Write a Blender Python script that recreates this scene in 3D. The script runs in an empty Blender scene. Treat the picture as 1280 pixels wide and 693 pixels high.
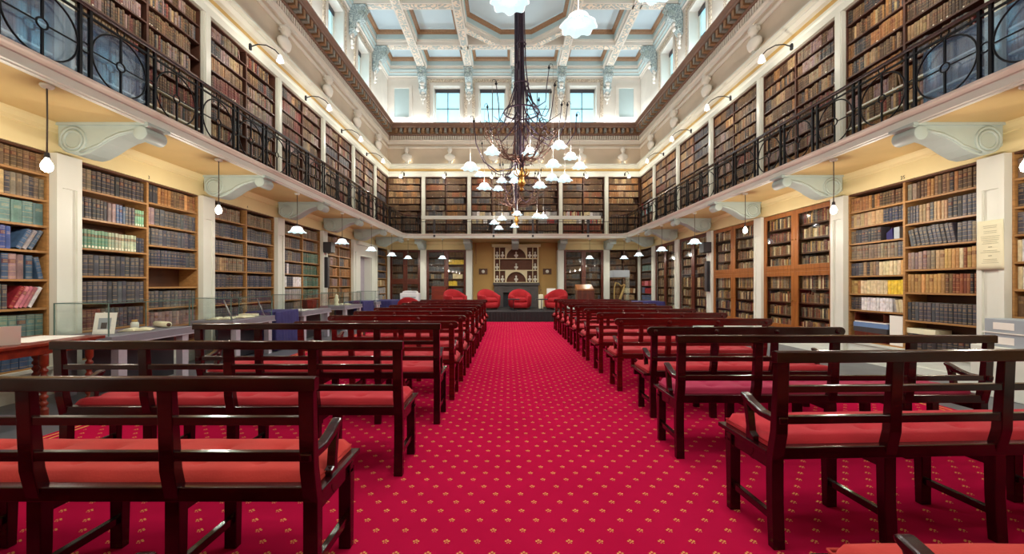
import bpy, math, random
from math import pi, sin, cos, radians, sqrt, atan2, exp
from mathutils import Vector, Matrix
random.seed(7)
COL = bpy.context.scene.collection
H = 1.45; F = 510.0; VX = 635.0; VY = 356.0
# room planes
XL, XR = -6.05, 6.65            # faces of the pilasters on the two long sides
WL, WR = -6.52, 7.12            # masonry behind the bookcases
YB, WB = 20.5, 20.98            # far wall face / masonry
YF = -3.0
GL, GR, GY = -4.80, 5.42, 18.8  # gallery edges
ZS, ZG = 3.60, 3.74             # soffit / gallery floor
CX = 0.30

# ------------------------------------------------------------------ helpers
def lin(c):
    c = c / 255.0
    return c / 12.92 if c <= 0.04045 else ((c + 0.055) / 1.055) ** 2.4
def rgb(r, g, b): return (lin(r), lin(g), lin(b), 1.0)

def newmat(name):
    m = bpy.data.materials.new(name); m.use_nodes = True
    nt = m.node_tree; nt.nodes.clear()
    out = nt.nodes.new('ShaderNodeOutputMaterial')
    return m, nt, out
def N(nt, t, **k):
    n = nt.nodes.new(t)
    for a, b in k.items(): setattr(n, a, b)
    return n
def L(nt, a, b): nt.links.new(a, b)
def math_node(nt, op, a, b=None, c=None):
    n = N(nt, 'ShaderNodeMath', operation=op)
    for i, v in enumerate((a, b, c)):
        if v is None: continue
        if isinstance(v, (int, float)): n.inputs[i].default_value = v
        else: L(nt, v, n.inputs[i])
    return n.outputs[0]
def mixcol(nt, f, a, b):
    n = N(nt, 'ShaderNodeMix', data_type='RGBA')
    if isinstance(f, (int, float)): n.inputs[0].default_value = f
    else: L(nt, f, n.inputs[0])
    for s, v in ((n.inputs[6], a), (n.inputs[7], b)):
        if isinstance(v, tuple): s.default_value = v
        else: L(nt, v, s)
    return n.outputs[2]

def pm(name, c, rough=0.5, spec=0.4, metal=0.0, var=0.12, scale=6.0, stretch=(1,1,1), c2=None, bump=0.0, bscale=60.0, sheen=0.0):
    """principled material with a soft procedural variation"""
    m, nt, out = newmat(name)
    b = N(nt, 'ShaderNodeBsdfPrincipled')
    b.inputs['Roughness'].default_value = rough; b.inputs['Metallic'].default_value = metal
    b.inputs['Specular IOR Level'].default_value = spec
    if sheen: b.inputs['Sheen Weight'].default_value = sheen
    tc = N(nt, 'ShaderNodeTexCoord'); mp = N(nt, 'ShaderNodeMapping')
    mp.inputs['Scale'].default_value = stretch
    L(nt, tc.outputs['Object'], mp.inputs[0])
    nz = N(nt, 'ShaderNodeTexNoise'); nz.inputs['Scale'].default_value = scale; nz.inputs['Detail'].default_value = 4
    L(nt, mp.outputs[0], nz.inputs['Vector'])
    if c2 is None: c2 = tuple(x * (1 - 2 * var) for x in c[:3]) + (1,)
    rp = N(nt, 'ShaderNodeMapRange'); rp.inputs[1].default_value = .3; rp.inputs[2].default_value = .7
    L(nt, nz.outputs[0], rp.inputs[0])
    L(nt, mixcol(nt, rp.outputs[0], c2, c), b.inputs['Base Color'])
    if bump:
        nb = N(nt, 'ShaderNodeTexNoise'); nb.inputs['Scale'].default_value = bscale
        L(nt, tc.outputs['Object'], nb.inputs['Vector'])
        bp = N(nt, 'ShaderNodeBump'); bp.inputs['Strength'].default_value = bump; bp.inputs['Distance'].default_value = .01
        L(nt, nb.outputs[0], bp.inputs['Height']); L(nt, bp.outputs[0], b.inputs['Normal'])
    L(nt, b.outputs[0], out.inputs[0])
    return m
def emat(name, c, e, strength, rough=.3):
    m, nt, out = newmat(name)
    b = N(nt, 'ShaderNodeBsdfPrincipled')
    b.inputs['Base Color'].default_value = c; b.inputs['Roughness'].default_value = rough
    b.inputs['Emission Color'].default_value = e; b.inputs['Emission Strength'].default_value = strength
    L(nt, b.outputs[0], out.inputs[0]); return m
def glassmat(name, tint=(1,1,1,1), ior=1.45, rough=0.0, extra=0.0, refl=(1,1,1,1)):
    m, nt, out = newmat(name)
    t = N(nt, 'ShaderNodeBsdfTransparent'); t.inputs[0].default_value = tint
    g = N(nt, 'ShaderNodeBsdfGlossy'); g.inputs['Roughness'].default_value = rough; g.inputs[0].default_value = refl
    lw = N(nt, 'ShaderNodeLayerWeight'); lw.inputs[0].default_value = .5
    f0 = ((ior-1)/(ior+1))**2
    fres = math_node(nt, 'MULTIPLY_ADD', math_node(nt, 'POWER', lw.outputs['Facing'], 5.0), 1-f0, f0)
    mx = N(nt, 'ShaderNodeMixShader')
    f = math_node(nt, 'ADD', fres, extra) if extra else fres
    L(nt, f, mx.inputs[0]); L(nt, t.outputs[0], mx.inputs[1]); L(nt, g.outputs[0], mx.inputs[2])
    L(nt, mx.outputs[0], out.inputs[0]); return m

M = {}
M['white'] = pm('white_paint', rgb(222,225,215), .42, var=.03, scale=2)
M['cream'] = pm('cream_paint', rgb(229,222,210), .55, var=.04, scale=2)
M['wallcream'] = pm('upper_wall_paint', rgb(212,195,173), .6, var=.05, scale=1.5)
M['yellow'] = pm('yellow_wall_paint', rgb(226,211,160), .6, var=.05, scale=1.2)
M['soffit'] = pm('soffit_paint', rgb(206,178,122), .6, var=.07, scale=1.5)
M['ochre'] = pm('ochre_wall_paint', rgb(198,164,98), .6, var=.05, scale=1.5)
M['tan'] = pm('alcove_wall_paint', rgb(184,146,84), .6, var=.05, scale=1.5)
M['blue'] = pm('pale_blue_plaster', rgb(186,206,206), .6, var=.03, scale=2)
M['bluepanel'] = pm('ceiling_panel_plaster', rgb(200,220,228), .7, var=.03, scale=1)
M['bracket'] = pm('grey_green_bracket_paint', rgb(178,193,188), .5, var=.05, scale=3)
M['gold'] = pm('gilded_moulding', rgb(164,126,92), .5, var=.15, scale=20)
M['brown'] = pm('brown_cornice_paint', rgb(142,112,96), .5, var=.08, scale=4)
M['floor'] = pm('dark_grey_floor', rgb(92,94,100), .35, var=.12, scale=3)
M['galfloor'] = pm('gallery_floor', rgb(120,90,60), .6)
M['plaster'] = pm('white_marble', rgb(238,234,224), .4, var=.04, scale=4)
M['iron'] = pm('black_iron', rgb(16,16,24), .45, spec=.3, var=.1)
M['handrail'] = pm('dark_red_handrail', rgb(70,30,26), .25, spec=.5, var=.2, scale=4, stretch=(1,.1,1))
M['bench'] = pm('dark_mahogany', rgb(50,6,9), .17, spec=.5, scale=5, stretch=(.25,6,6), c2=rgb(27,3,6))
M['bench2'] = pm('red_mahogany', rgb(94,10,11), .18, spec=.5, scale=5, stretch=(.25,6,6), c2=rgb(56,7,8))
M['shelf'] = pm('shelf_oak', rgb(178,132,80), .45, var=.18, scale=4, stretch=(3,.5,8))
M['shelfdark'] = pm('shelf_dark_wood', rgb(96,60,38), .5, var=.2, scale=4)
M['shelfup'] = pm('gallery_shelf_wood', rgb(92,58,46), .5, var=.2, scale=4)
M['oak'] = pm('oak_door', rgb(158,98,44), .35, scale=4, stretch=(5,5,.5), c2=rgb(128,74,30))
M['mahog'] = pm('mahogany_door', rgb(98,44,28), .3, scale=4, stretch=(5,5,.5), c2=rgb(74,30,20))
M['redwood'] = pm('red_table_wood', rgb(136,44,20), .3, scale=5, stretch=(.4,3,3), c2=rgb(98,28,14))
M['tablegrey'] = pm('grey_table_paint', rgb(128,126,136), .55, var=.05)
M['panelgrey'] = pm('light_grey_leg', rgb(172,166,176), .55, var=.05)
M['charcoal'] = pm('charcoal_panel', rgb(66,64,68), .5, var=.06)
M['bluecloth'] = pm('navy_cloth', rgb(54,51,106), .85, var=.12, scale=10)
M['redfab'] = pm('red_armchair_fabric', rgb(156,14,24), .85, var=.1, scale=6)
M['cushA'] = pm('orange_red_cushion', rgb(180,50,42), .85, var=.07, scale=4, bump=.15, bscale=90)
M['cushB'] = pm('crimson_cushion', rgb(174,30,42), .85, var=.07, scale=4, bump=.15, bscale=90)
M['cushC'] = pm('magenta_cushion', rgb(158,24,66), .85, var=.07, scale=4, bump=.15, bscale=90)
M['paper'] = pm('white_paper', rgb(238,236,228), .7, var=.02)
M['oldpaper'] = pm('cream_paper', rgb(232,228,196), .7, var=.03)
M['ink'] = pm('faded_ink', rgb(150,150,120), .7, var=.05)
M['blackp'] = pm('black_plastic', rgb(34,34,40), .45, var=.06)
M['whitep'] = pm('white_plastic', rgb(228,228,232), .4, var=.02)
M['steel'] = pm('brushed_steel', rgb(170,172,176), .3, metal=.8, var=.05)
M['brass'] = pm('aged_brass', rgb(176,128,58), .35, metal=.7, var=.2, scale=20)
M['bronze'] = pm('chandelier_bronze', rgb(84,66,84), .35, metal=.35, var=.2, scale=12)
M['bronzeb'] = pm('chandelier_brown', rgb(110,76,62), .4, metal=.35, var=.2, scale=12)
M['dark'] = pm('black_skirt', rgb(32,30,32), .7, var=.15, scale=8, stretch=(3,3,.4))
M['slate'] = pm('grey_slate', rgb(84,78,76), .4, var=.12, scale=5)
M['dim'] = pm('shelf_back_brown', rgb(104,62,40), .6, var=.1)
M['boxgrey'] = pm('archive_grey_board', rgb(160,170,178), .6, var=.04)
M['greenglass'] = pm('glass_edge_green', rgb(96,120,112), .2, var=.03)
M['glass'] = glassmat('clear_glass', (.97,.985,.98,1))
M['doorglass'] = glassmat('cabinet_glass', (.97,.98,.97,1), 1.28)
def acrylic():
    m, nt, out = newmat('blue_acrylic_painted_veil')
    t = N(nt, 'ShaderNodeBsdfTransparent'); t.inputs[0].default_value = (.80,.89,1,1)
    d = N(nt, 'ShaderNodeBsdfDiffuse'); d.inputs[0].default_value = rgb(150,190,232)  # pale blue diffuse paints in the veil of the reflected windows
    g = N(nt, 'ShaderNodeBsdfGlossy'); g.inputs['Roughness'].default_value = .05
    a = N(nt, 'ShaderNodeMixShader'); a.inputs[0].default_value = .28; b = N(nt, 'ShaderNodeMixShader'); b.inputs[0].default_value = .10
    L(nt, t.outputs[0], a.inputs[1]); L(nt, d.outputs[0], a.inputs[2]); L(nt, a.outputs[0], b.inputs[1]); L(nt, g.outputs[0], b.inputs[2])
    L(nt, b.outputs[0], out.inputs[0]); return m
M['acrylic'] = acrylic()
M['pane'] = emat('daylight_pane', rgb(150,215,235), (.44,.82,.95,1), .46)
def opal(name, e, strength, tr):
    """glowing translucent glass"""
    m, nt, out = newmat(name)
    b = N(nt, 'ShaderNodeEmission'); b.inputs[0].default_value = e; b.inputs[1].default_value = strength
    g = N(nt, 'ShaderNodeBsdfGlossy'); g.inputs['Roughness'].default_value = .15
    t = N(nt, 'ShaderNodeBsdfTransparent'); mx = N(nt, 'ShaderNodeMixShader'); mx.inputs[0].default_value = tr
    m2 = N(nt, 'ShaderNodeMixShader'); m2.inputs[0].default_value = .04
    L(nt, b.outputs[0], mx.inputs[1]); L(nt, t.outputs[0], mx.inputs[2]); L(nt, mx.outputs[0], m2.inputs[1]); L(nt, g.outputs[0], m2.inputs[2])
    L(nt, m2.outputs[0], out.inputs[0]); return m
M['shade'] = opal('opal_glass_shade', (1,.98,.93,1), 1.7, .60)
M['shaderim'] = opal('opal_glass_ruffle', (.96,.99,1,1), 1.15, .45)
M['shadeblue'] = opal('opal_glass_inside', (.54,.86,.93,1), .56, .28)
M['bulb'] = emat('lit_bulb', rgb(255,250,240), (1,.92,.72,1), 6.0)
M['yellowbox'] = pm('yellow_board', rgb(240,200,40), .6, var=.05)
M['cord'] = pm('grey_cord', rgb(96,88,80), .5)
M['wire'] = pm('fine_wire', rgb(190,180,170), .4)

def carpet_mat():
    m, nt, out = newmat('crimson_carpet')
    b = N(nt, 'ShaderNodeBsdfPrincipled'); b.inputs['Roughness'].default_value = 1.0; b.inputs['Specular IOR Level'].default_value = .0
    tc = N(nt, 'ShaderNodeTexCoord'); sp = N(nt, 'ShaderNodeSeparateXYZ'); L(nt, tc.outputs['Object'], sp.inputs[0])
    X, Y = sp.outputs[0], sp.outputs[1]
    px, py = .1715, .2075
    def circ(x, y, cx, cy, r):
        dx = math_node(nt, 'SUBTRACT', x, cx); dy = math_node(nt, 'SUBTRACT', y, cy)
        d = math_node(nt, 'ADD', math_node(nt, 'MULTIPLY', dx, dx), math_node(nt, 'MULTIPLY', dy, dy))
        return math_node(nt, 'LESS_THAN', d, r * r)
    def motif(ox, oy):
        fx = math_node(nt, 'FRACT', math_node(nt, 'ADD', math_node(nt, 'DIVIDE', X, px), 40.0 + ox))
        fy = math_node(nt, 'FRACT', math_node(nt, 'ADD', math_node(nt, 'DIVIDE', Y, py), 40.0 + oy))
        x = math_node(nt, 'MULTIPLY', math_node(nt, 'SUBTRACT', fx, .5), px)
        y = math_node(nt, 'MULTIPLY', math_node(nt, 'SUBTRACT', fy, .5), py)
        s = None
        for c in ((0,.0125,.0062), (-.0125,.003,.0058), (.0125,.003,.0058), (-.006,-.013,.0038), (.002,-.005,.0036), (.009,-.014,.0034)):
            k = circ(x, y, *c); s = k if s is None else math_node(nt, 'MAXIMUM', s, k)
        return s
    mk = math_node(nt, 'MAXIMUM', motif(0, 0), motif(.5, .5))
    nz = N(nt, 'ShaderNodeTexNoise'); nz.inputs['Scale'].default_value = 900; L(nt, tc.outputs['Object'], nz.inputs['Vector'])
    n2 = N(nt, 'ShaderNodeTexNoise'); n2.inputs['Scale'].default_value = 1.3; L(nt, tc.outputs['Object'], n2.inputs['Vector'])
    base = mixcol(nt, n2.outputs[0], rgb(166,18,58), rgb(184,25,68))
    base = mixcol(nt, math_node(nt, 'MULTIPLY', nz.outputs[0], .5), base, rgb(104,2,26))
    # gold border stripes beside the dark floor on both sides
    st = None
    for x0 in (-4.28, -4.36, 5.0, 5.08):
        k = math_node(nt, 'COMPARE', X, x0, .012); st = k if st is None else math_node(nt, 'MAXIMUM', st, k)
    outer = math_node(nt, 'MAXIMUM', math_node(nt, 'LESS_THAN', X, -4.2), math_node(nt, 'GREATER_THAN', X, 4.92))
    mk = math_node(nt, 'MULTIPLY', mk, math_node(nt, 'SUBTRACT', 1.0, outer))
    col = mixcol(nt, math_node(nt, 'MULTIPLY', math_node(nt, 'MAXIMUM', mk, st), .8), base, rgb(206,160,84))
    L(nt, col, b.inputs['Base Color'])
    bp = N(nt, 'ShaderNodeBump'); bp.inputs['Strength'].default_value = .25; bp.inputs['Distance'].default_value = .004
    L(nt, nz.outputs[0], bp.inputs['Height']); L(nt, bp.outputs[0], b.inputs['Normal'])
    L(nt, b.outputs[0], out.inputs[0]); return m
M['carpet'] = carpet_mat()

def ornament_mat(name, ca, cb, scale):
    """running scroll ornament: cream relief on a grey-blue ground"""
    m, nt, out = newmat(name)
    b = N(nt, 'ShaderNodeBsdfPrincipled'); b.inputs['Roughness'].default_value = .6
    tc = N(nt, 'ShaderNodeTexCoord')
    v = N(nt, 'ShaderNodeTexVoronoi'); v.feature = 'SMOOTH_F1'; v.inputs['Scale'].default_value = scale
    L(nt, tc.outputs['Object'], v.inputs['Vector'])
    s = math_node(nt, 'SINE', math_node(nt, 'MULTIPLY', v.outputs['Distance'], 22.0))
    mr = N(nt, 'ShaderNodeMapRange'); mr.inputs[1].default_value = -.3; mr.inputs[2].default_value = .5
    L(nt, s, mr.inputs[0])
    L(nt, mixcol(nt, mr.outputs[0], ca, cb), b.inputs['Base Color'])
    bp = N(nt, 'ShaderNodeBump'); bp.inputs['Strength'].default_value = .6; bp.inputs['Distance'].default_value = .02
    L(nt, mr.outputs[0], bp.inputs['Height']); L(nt, bp.outputs[0], b.inputs['Normal'])
    L(nt, b.outputs[0], out.inputs[0]); return m
M['orn'] = ornament_mat('beam_ornament', rgb(176,182,176), rgb(236,218,196), 5.0)
M['ornblue'] = ornament_mat('carved_blue_ornament', rgb(142,160,162), rgb(194,208,206), 9.0)
M['orncream'] = ornament_mat('carved_cream_ornament', rgb(196,178,156), rgb(240,226,204), 9.0)

def book_mat():
    m, nt, out = newmat('book_bindings')
    b = N(nt, 'ShaderNodeBsdfPrincipled'); b.inputs['Roughness'].default_value = .5; b.inputs['Specular IOR Level'].default_value = .35
    at = N(nt, 'ShaderNodeAttribute'); at.attribute_name = 'col'
    uv = N(nt, 'ShaderNodeUVMap'); uv.uv_map = 'spine'
    sp = N(nt, 'ShaderNodeSeparateXYZ'); L(nt, uv.outputs[0], sp.inputs[0])
    U, V = sp.outputs[0], sp.outputs[1]; R = at.outputs['Alpha']
    band = None
    for v0, e in ((.07,.012), (.10,.005), (.30,.008), (.52,.008), (.86,.008), (.94,.01)):
        k = math_node(nt, 'COMPARE', V, v0, e); band = k if band is None else math_node(nt, 'MAXIMUM', band, k)
    band = math_node(nt, 'MULTIPLY', band, math_node(nt, 'GREATER_THAN', R, .25))
    title = None
    for v0 in (.66, .70, .745):
        k = math_node(nt, 'COMPARE', V, v0, .012); title = k if title is None else math_node(nt, 'MAXIMUM', title, k)
    title = math_node(nt, 'MULTIPLY', title, math_node(nt, 'COMPARE', U, .5, .33))
    tn = N(nt, 'ShaderNodeTexNoise'); tn.inputs['Scale'].default_value = 60; L(nt, uv.outputs[0], tn.inputs['Vector'])
    title = math_node(nt, 'MULTIPLY', title, math_node(nt, 'GREATER_THAN', tn.outputs[0], .44))
    gold = math_node(nt, 'MULTIPLY', math_node(nt, 'MAXIMUM', band, title), .42)
    patch = math_node(nt, 'MULTIPLY', math_node(nt, 'COMPARE', V, .70, .085), math_node(nt, 'GREATER_THAN', R, .72))
    tag = math_node(nt, 'MULTIPLY', math_node(nt, 'COMPARE', V, .10, .05), math_node(nt, 'GREATER_THAN', R, .93))
    tag = math_node(nt, 'MULTIPLY', tag, math_node(nt, 'COMPARE', U, .5, .32))
    tc = N(nt, 'ShaderNodeTexCoord'); nz = N(nt, 'ShaderNodeTexNoise'); nz.inputs['Scale'].default_value = 14
    nz.inputs['Detail'].default_value = 5; L(nt, tc.outputs['Object'], nz.inputs['Vector'])
    w = N(nt, 'ShaderNodeMapRange'); w.inputs[1].default_value = .25; w.inputs[2].default_value = .75
    w.inputs[3].default_value = .62; w.inputs[4].default_value = 1.2; L(nt, nz.outputs[0], w.inputs[0])
    sc = N(nt, 'ShaderNodeVectorMath', operation='SCALE'); L(nt, at.outputs['Color'], sc.inputs[0]); L(nt, w.outputs[0], sc.inputs['Scale'])
    c = mixcol(nt, math_node(nt, 'MULTIPLY', patch, .7), sc.outputs[0], rgb(96,40,30))
    c = mixcol(nt, gold, c, rgb(214,178,116))
    c = mixcol(nt, tag, c, rgb(232,226,206))
    L(nt, c, b.inputs['Base Color']); L(nt, b.outputs[0], out.inputs[0]); return m
M['book'] = book_mat()

class MB:
    def __init__(s): s.v = []; s.f = []; s.m = []; s.s = []
    def add(s, vs, fs, m=0, smooth=False):
        o = len(s.v); s.v.extend(tuple(p) for p in vs)
        for f in fs: s.f.append([i + o for i in f]); s.m.append(m); s.s.append(smooth)
        return s
    def box(s, x0, y0, z0, x1, y1, z1, m=0):
        if x0 > x1: x0, x1 = x1, x0
        if y0 > y1: y0, y1 = y1, y0
        if z0 > z1: z0, z1 = z1, z0
        return s.add([(x0,y0,z0),(x1,y0,z0),(x1,y1,z0),(x0,y1,z0),(x0,y0,z1),(x1,y0,z1),(x1,y1,z1),(x0,y1,z1)],
                     [(0,3,2,1),(4,5,6,7),(0,1,5,4),(1,2,6,5),(2,3,7,6),(3,0,4,7)], m)
    def bar(s, a, b, w, h, m=0, up=(0,0,1)):
        a = Vector(a); b = Vector(b); d = (b - a).normalized(); u = Vector(up)
        x = d.cross(u)
        if x.length < 1e-5: x = d.cross(Vector((1,0,0)))
        x.normalize(); u = x.cross(d).normalized(); vs = []
        for p in (a, b):
            for sx, su in ((-1,-1),(1,-1),(1,1),(-1,1)): vs.append(p + x*sx*w/2 + u*su*h/2)
        return s.add(vs, [(0,3,2,1),(4,5,6,7),(0,1,5,4),(1,2,6,5),(2,3,7,6),(3,0,4,7)], m)
    def tube(s, pts, r, n=8, m=0, closed=False, smooth=True):
        pts = [Vector(p) for p in pts]; k = len(pts); rs = r if isinstance(r, (list, tuple)) else [r]*k
        vs = []; prev = None
        for i, p in enumerate(pts):
            if closed: d = pts[(i+1) % k] - pts[i-1]
            else: d = pts[min(i+1, k-1)] - pts[max(i-1, 0)]
            d.normalize()
            if prev is None:
                x = d.cross(Vector((0,0,1)))
                if x.length < 1e-3: x = d.cross(Vector((1,0,0)))
            else: x = prev - d * prev.dot(d)
            x.normalize(); prev = x; y = d.cross(x)
            for j in range(n):
                a = 2*pi*j/n; vs.append(p + (x*cos(a) + y*sin(a))*rs[i])
        fs = []
        for i in range(k if closed else k-1):
            i2 = (i+1) % k
            for j in range(n): j2 = (j+1) % n; fs.append((i*n+j, i*n+j2, i2*n+j2, i2*n+j))
        if not closed: fs.append(tuple(range(n-1,-1,-1))); fs.append(tuple((k-1)*n+j for j in range(n)))
        return s.add(vs, fs, m, smooth)
    def lathe(s, prof, c=(0,0,0), n=20, m=0, flute=0, famp=0.0, fz=None, smooth=True, caps=True):
        vs = []; k = len(prof)
        for i, (r, z) in enumerate(prof):
            for j in range(n):
                a = 2*pi*j/n; rr = r; zz = z
                if flute:
                    w = fz[i] if fz else 1.0
                    rr = r*(1 + famp*w*cos(flute*a)); zz = z - .040*r*w*cos(flute*a)
                vs.append((c[0]+rr*cos(a), c[1]+rr*sin(a), c[2]+zz))
        fs = []
        for i in range(k-1):
            for j in range(n): j2 = (j+1) % n; fs.append((i*n+j, i*n+j2, (i+1)*n+j2, (i+1)*n+j))
        if caps: fs.append(tuple(range(n-1,-1,-1))); fs.append(tuple((k-1)*n+j for j in range(n)))
        return s.add(vs, fs, m, smooth)
    def loft(s, rings, m=0, smooth=True, caps=True):
        n = len(rings[0]); vs = [p for r in rings for p in r]; fs = []
        for i in range(len(rings)-1):
            for j in range(n): j2 = (j+1) % n; fs.append((i*n+j, i*n+j2, (i+1)*n+j2, (i+1)*n+j))
        if caps: fs.append(tuple(range(n-1,-1,-1))); fs.append(tuple((len(rings)-1)*n+j for j in range(n)))
        return s.add(vs, fs, m, smooth)
    def prism(s, poly, axis, t0, t1, m=0):
        """poly: 2D points; axis x: (y,z), y: (x,z), z: (x,y)"""
        def P(p, t): return (t,p[0],p[1]) if axis == 'x' else ((p[0],t,p[1]) if axis == 'y' else (p[0],p[1],t))
        n = len(poly); vs = [P(p, t0) for p in poly] + [P(p, t1) for p in poly]
        fs = [tuple(range(n-1,-1,-1)), tuple(range(n, 2*n))] + [(i, (i+1) % n, n+(i+1) % n, n+i) for i in range(n)]
        return s.add(vs, fs, m)
    def ball(s, c, rx, ry=None, rz=None, nu=12, nv=8, m=0):
        ry = ry or rx; rz = rz or rx; rings = []
        for i in range(nv+1):
            t = -pi/2 + pi*min(max(i/nv, .02), .98)
            rings.append([(c[0]+rx*cos(t)*cos(2*pi*j/nu), c[1]+ry*cos(t)*sin(2*pi*j/nu), c[2]+rz*sin(t)) for j in range(nu)])
        return s.loft(rings, m)
    def sweep(s, path, prof, closed=False, m=0, mats=None):
        """prof (offset to the inner side, z); path in xy, room on its right-hand side when walking"""
        k = len(path); rows = []
        for i in range(k):
            p = Vector(path[i]); a = Vector(path[i-1]) if (closed or i > 0) else None; b = Vector(path[(i+1) % k]) if (closed or i < k-1) else None
            d1 = (p - a).normalized() if a is not None else None; d2 = (b - p).normalized() if b is not None else None
            d1 = d1 or d2; d2 = d2 or d1
            n1 = Vector((d1.y, -d1.x)); n2 = Vector((d2.y, -d2.x)); q = (n1 + n2); q = q / max(q.dot(n1), .2)
            rows.append([(p.x + q.x*o, p.y + q.y*o, z) for o, z in prof])
        n = len(prof); base = len(s.v); s.v.extend(x for r in rows for x in r)
        for i in range(k if closed else k-1):
            i2 = (i+1) % k
            for j in range(n-1):
                s.f.append([base+i*n+j, base+i*n+j+1, base+i2*n+j+1, base+i2*n+j]); s.m.append(mats[j] if mats else m); s.s.append(False)
        return s
    def build(s, name, mats, parent=None, bevel=0.0, loc=None):
        me = bpy.data.meshes.new(name); me.from_pydata(s.v, [], s.f)
        if not isinstance(mats, (list, tuple)): mats = [mats]
        for x in mats: me.materials.append(x)
        if len(mats) > 1: me.polygons.foreach_set('material_index', s.m)
        me.polygons.foreach_set('use_smooth', s.s); me.update()
        o = bpy.data.objects.new(name, me); COL.objects.link(o)
        if parent: o.parent = parent
        if loc: o.location = loc
        if bevel:
            b = o.modifiers.new('b', 'BEVEL'); b.width = bevel; b.segments = 2; b.limit_method = 'ANGLE'
        return o
def tag(o, label, cat, group=None, kind=None):
    o['label'] = label; o['category'] = cat
    if group: o['group'] = group
    if kind: o['kind'] = kind
    return o
def struct(o): o['kind'] = 'structure'; return o
def thing(name, loc, label, cat, group=None, rz=0):
    o = bpy.data.objects.new(name, None); COL.objects.link(o); o.location = loc; o.rotation_euler.z = rz
    return tag(o, label, cat, group)
KIDS = {}
def copy_tree(o, parent=None, kids=None):
    if kids is None:
        kids = {}
        for x in bpy.data.objects:
            if x.parent: kids.setdefault(x.parent.name, []).append(x)
    c = o.copy(); COL.objects.link(c); c.parent = parent
    for ch in kids.get(o.name, []): copy_tree(ch, c, kids)
    return c
ORD = ['first','second','third','fourth','fifth','sixth','seventh','eighth','ninth','tenth','eleventh','twelfth','thirteenth','fourteenth',
       'fifteenth','sixteenth','seventeenth','eighteenth','nineteenth','twentieth'] + ['%d%s' % (i, {1:'st',2:'nd',3:'rd'}.get(i % 10, 'th')) for i in range(21, 60)]
def at(px, py, Y): return Vector(((px - VX)*Y/F, Y, H - (py - VY)*Y/F))
SIDES = {'l': ('display-case', XL, 1), 'r': ('oak-cabinet', XR, -1)}
# ------------------------------------------------------------------ room shell
COVE = 128
ZC0, ZC1 = 8.95, 9.40           # brown cornice
ZB, ZP = 12.10, 12.75           # beam underside, coffer panel
struct(MB().box(WL-.3, YF-.3, -.2, WR+.3, WB+.3, 0).build('floor', M['floor']))
c = MB().box(-4.42, YF, .001, 5.15, 17.2, .012).build('carpet', M['carpet'])
tag(c, 'crimson fitted carpet with small gold leaf motifs and striped border', 'carpet')

def upper_wall(name, a, b, axis, face, out, mats=None, windows=()):
    """masonry above and behind the cases; face = clerestory face coordinate, out = outer coordinate; windows: (u0,u1)"""
    mb = MB()
    def bx(u0, u1, z0, z1, f=face, m=0):
        if axis == 'y': mb.box(f, u0, z0, out, u1, z1, m)
        else: mb.box(u0, f, z0, u1, out, z1, m)
    back = WL if face == XL else WR if face == XR else WB if face == YB else YF
    bx(WL if axis == 'x' else a, WR if axis == 'x' else b, 0, 7.12, back, 1)
    bx(a, b, 7.12, 9.45, face, 0)
    z0, z1 = 9.54, 11.42
    bx(a, b, 9.45, z0, face, 2); bx(a, b, z1, 13.0, face, 2)
    u = a
    for w0, w1 in sorted(windows): bx(u, w0, z0, z1, face, 2); u = w1
    bx(u, b, z0, z1, face, 2)
    return struct(mb.build(name, [M['wallcream'], M['tan'], M['cream']]))
SW = [16.97 - 2.7*k for k in range(7)]           # clerestory window centres on the long sides
BW = [CX + .05 + 2.28*(k - 1.5) for k in range(4)]
so = .5
upper_wall('wall_left', YF, WB, 'y', XL, XL-.6, windows=[(y-.62, y+.62) for y in SW])
upper_wall('wall_right', YF, WB, 'y', XR, XR+.6, windows=[(y-.62, y+.62) for y in SW])
upper_wall('wall_back', XL, XR, 'x', YB, YB+.62, windows=[(x-.67, x+.67) for x in BW])
upper_wall('wall_front', XL, XR, 'x', YF, YF-.3, windows=[(x-.67, x+.67) for x in BW])
struct(MB().box(XL-.6, YF-.3, 13.0, XR+.6, WB+.3, 13.2).build('ceiling', M['bluepanel']))

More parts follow.
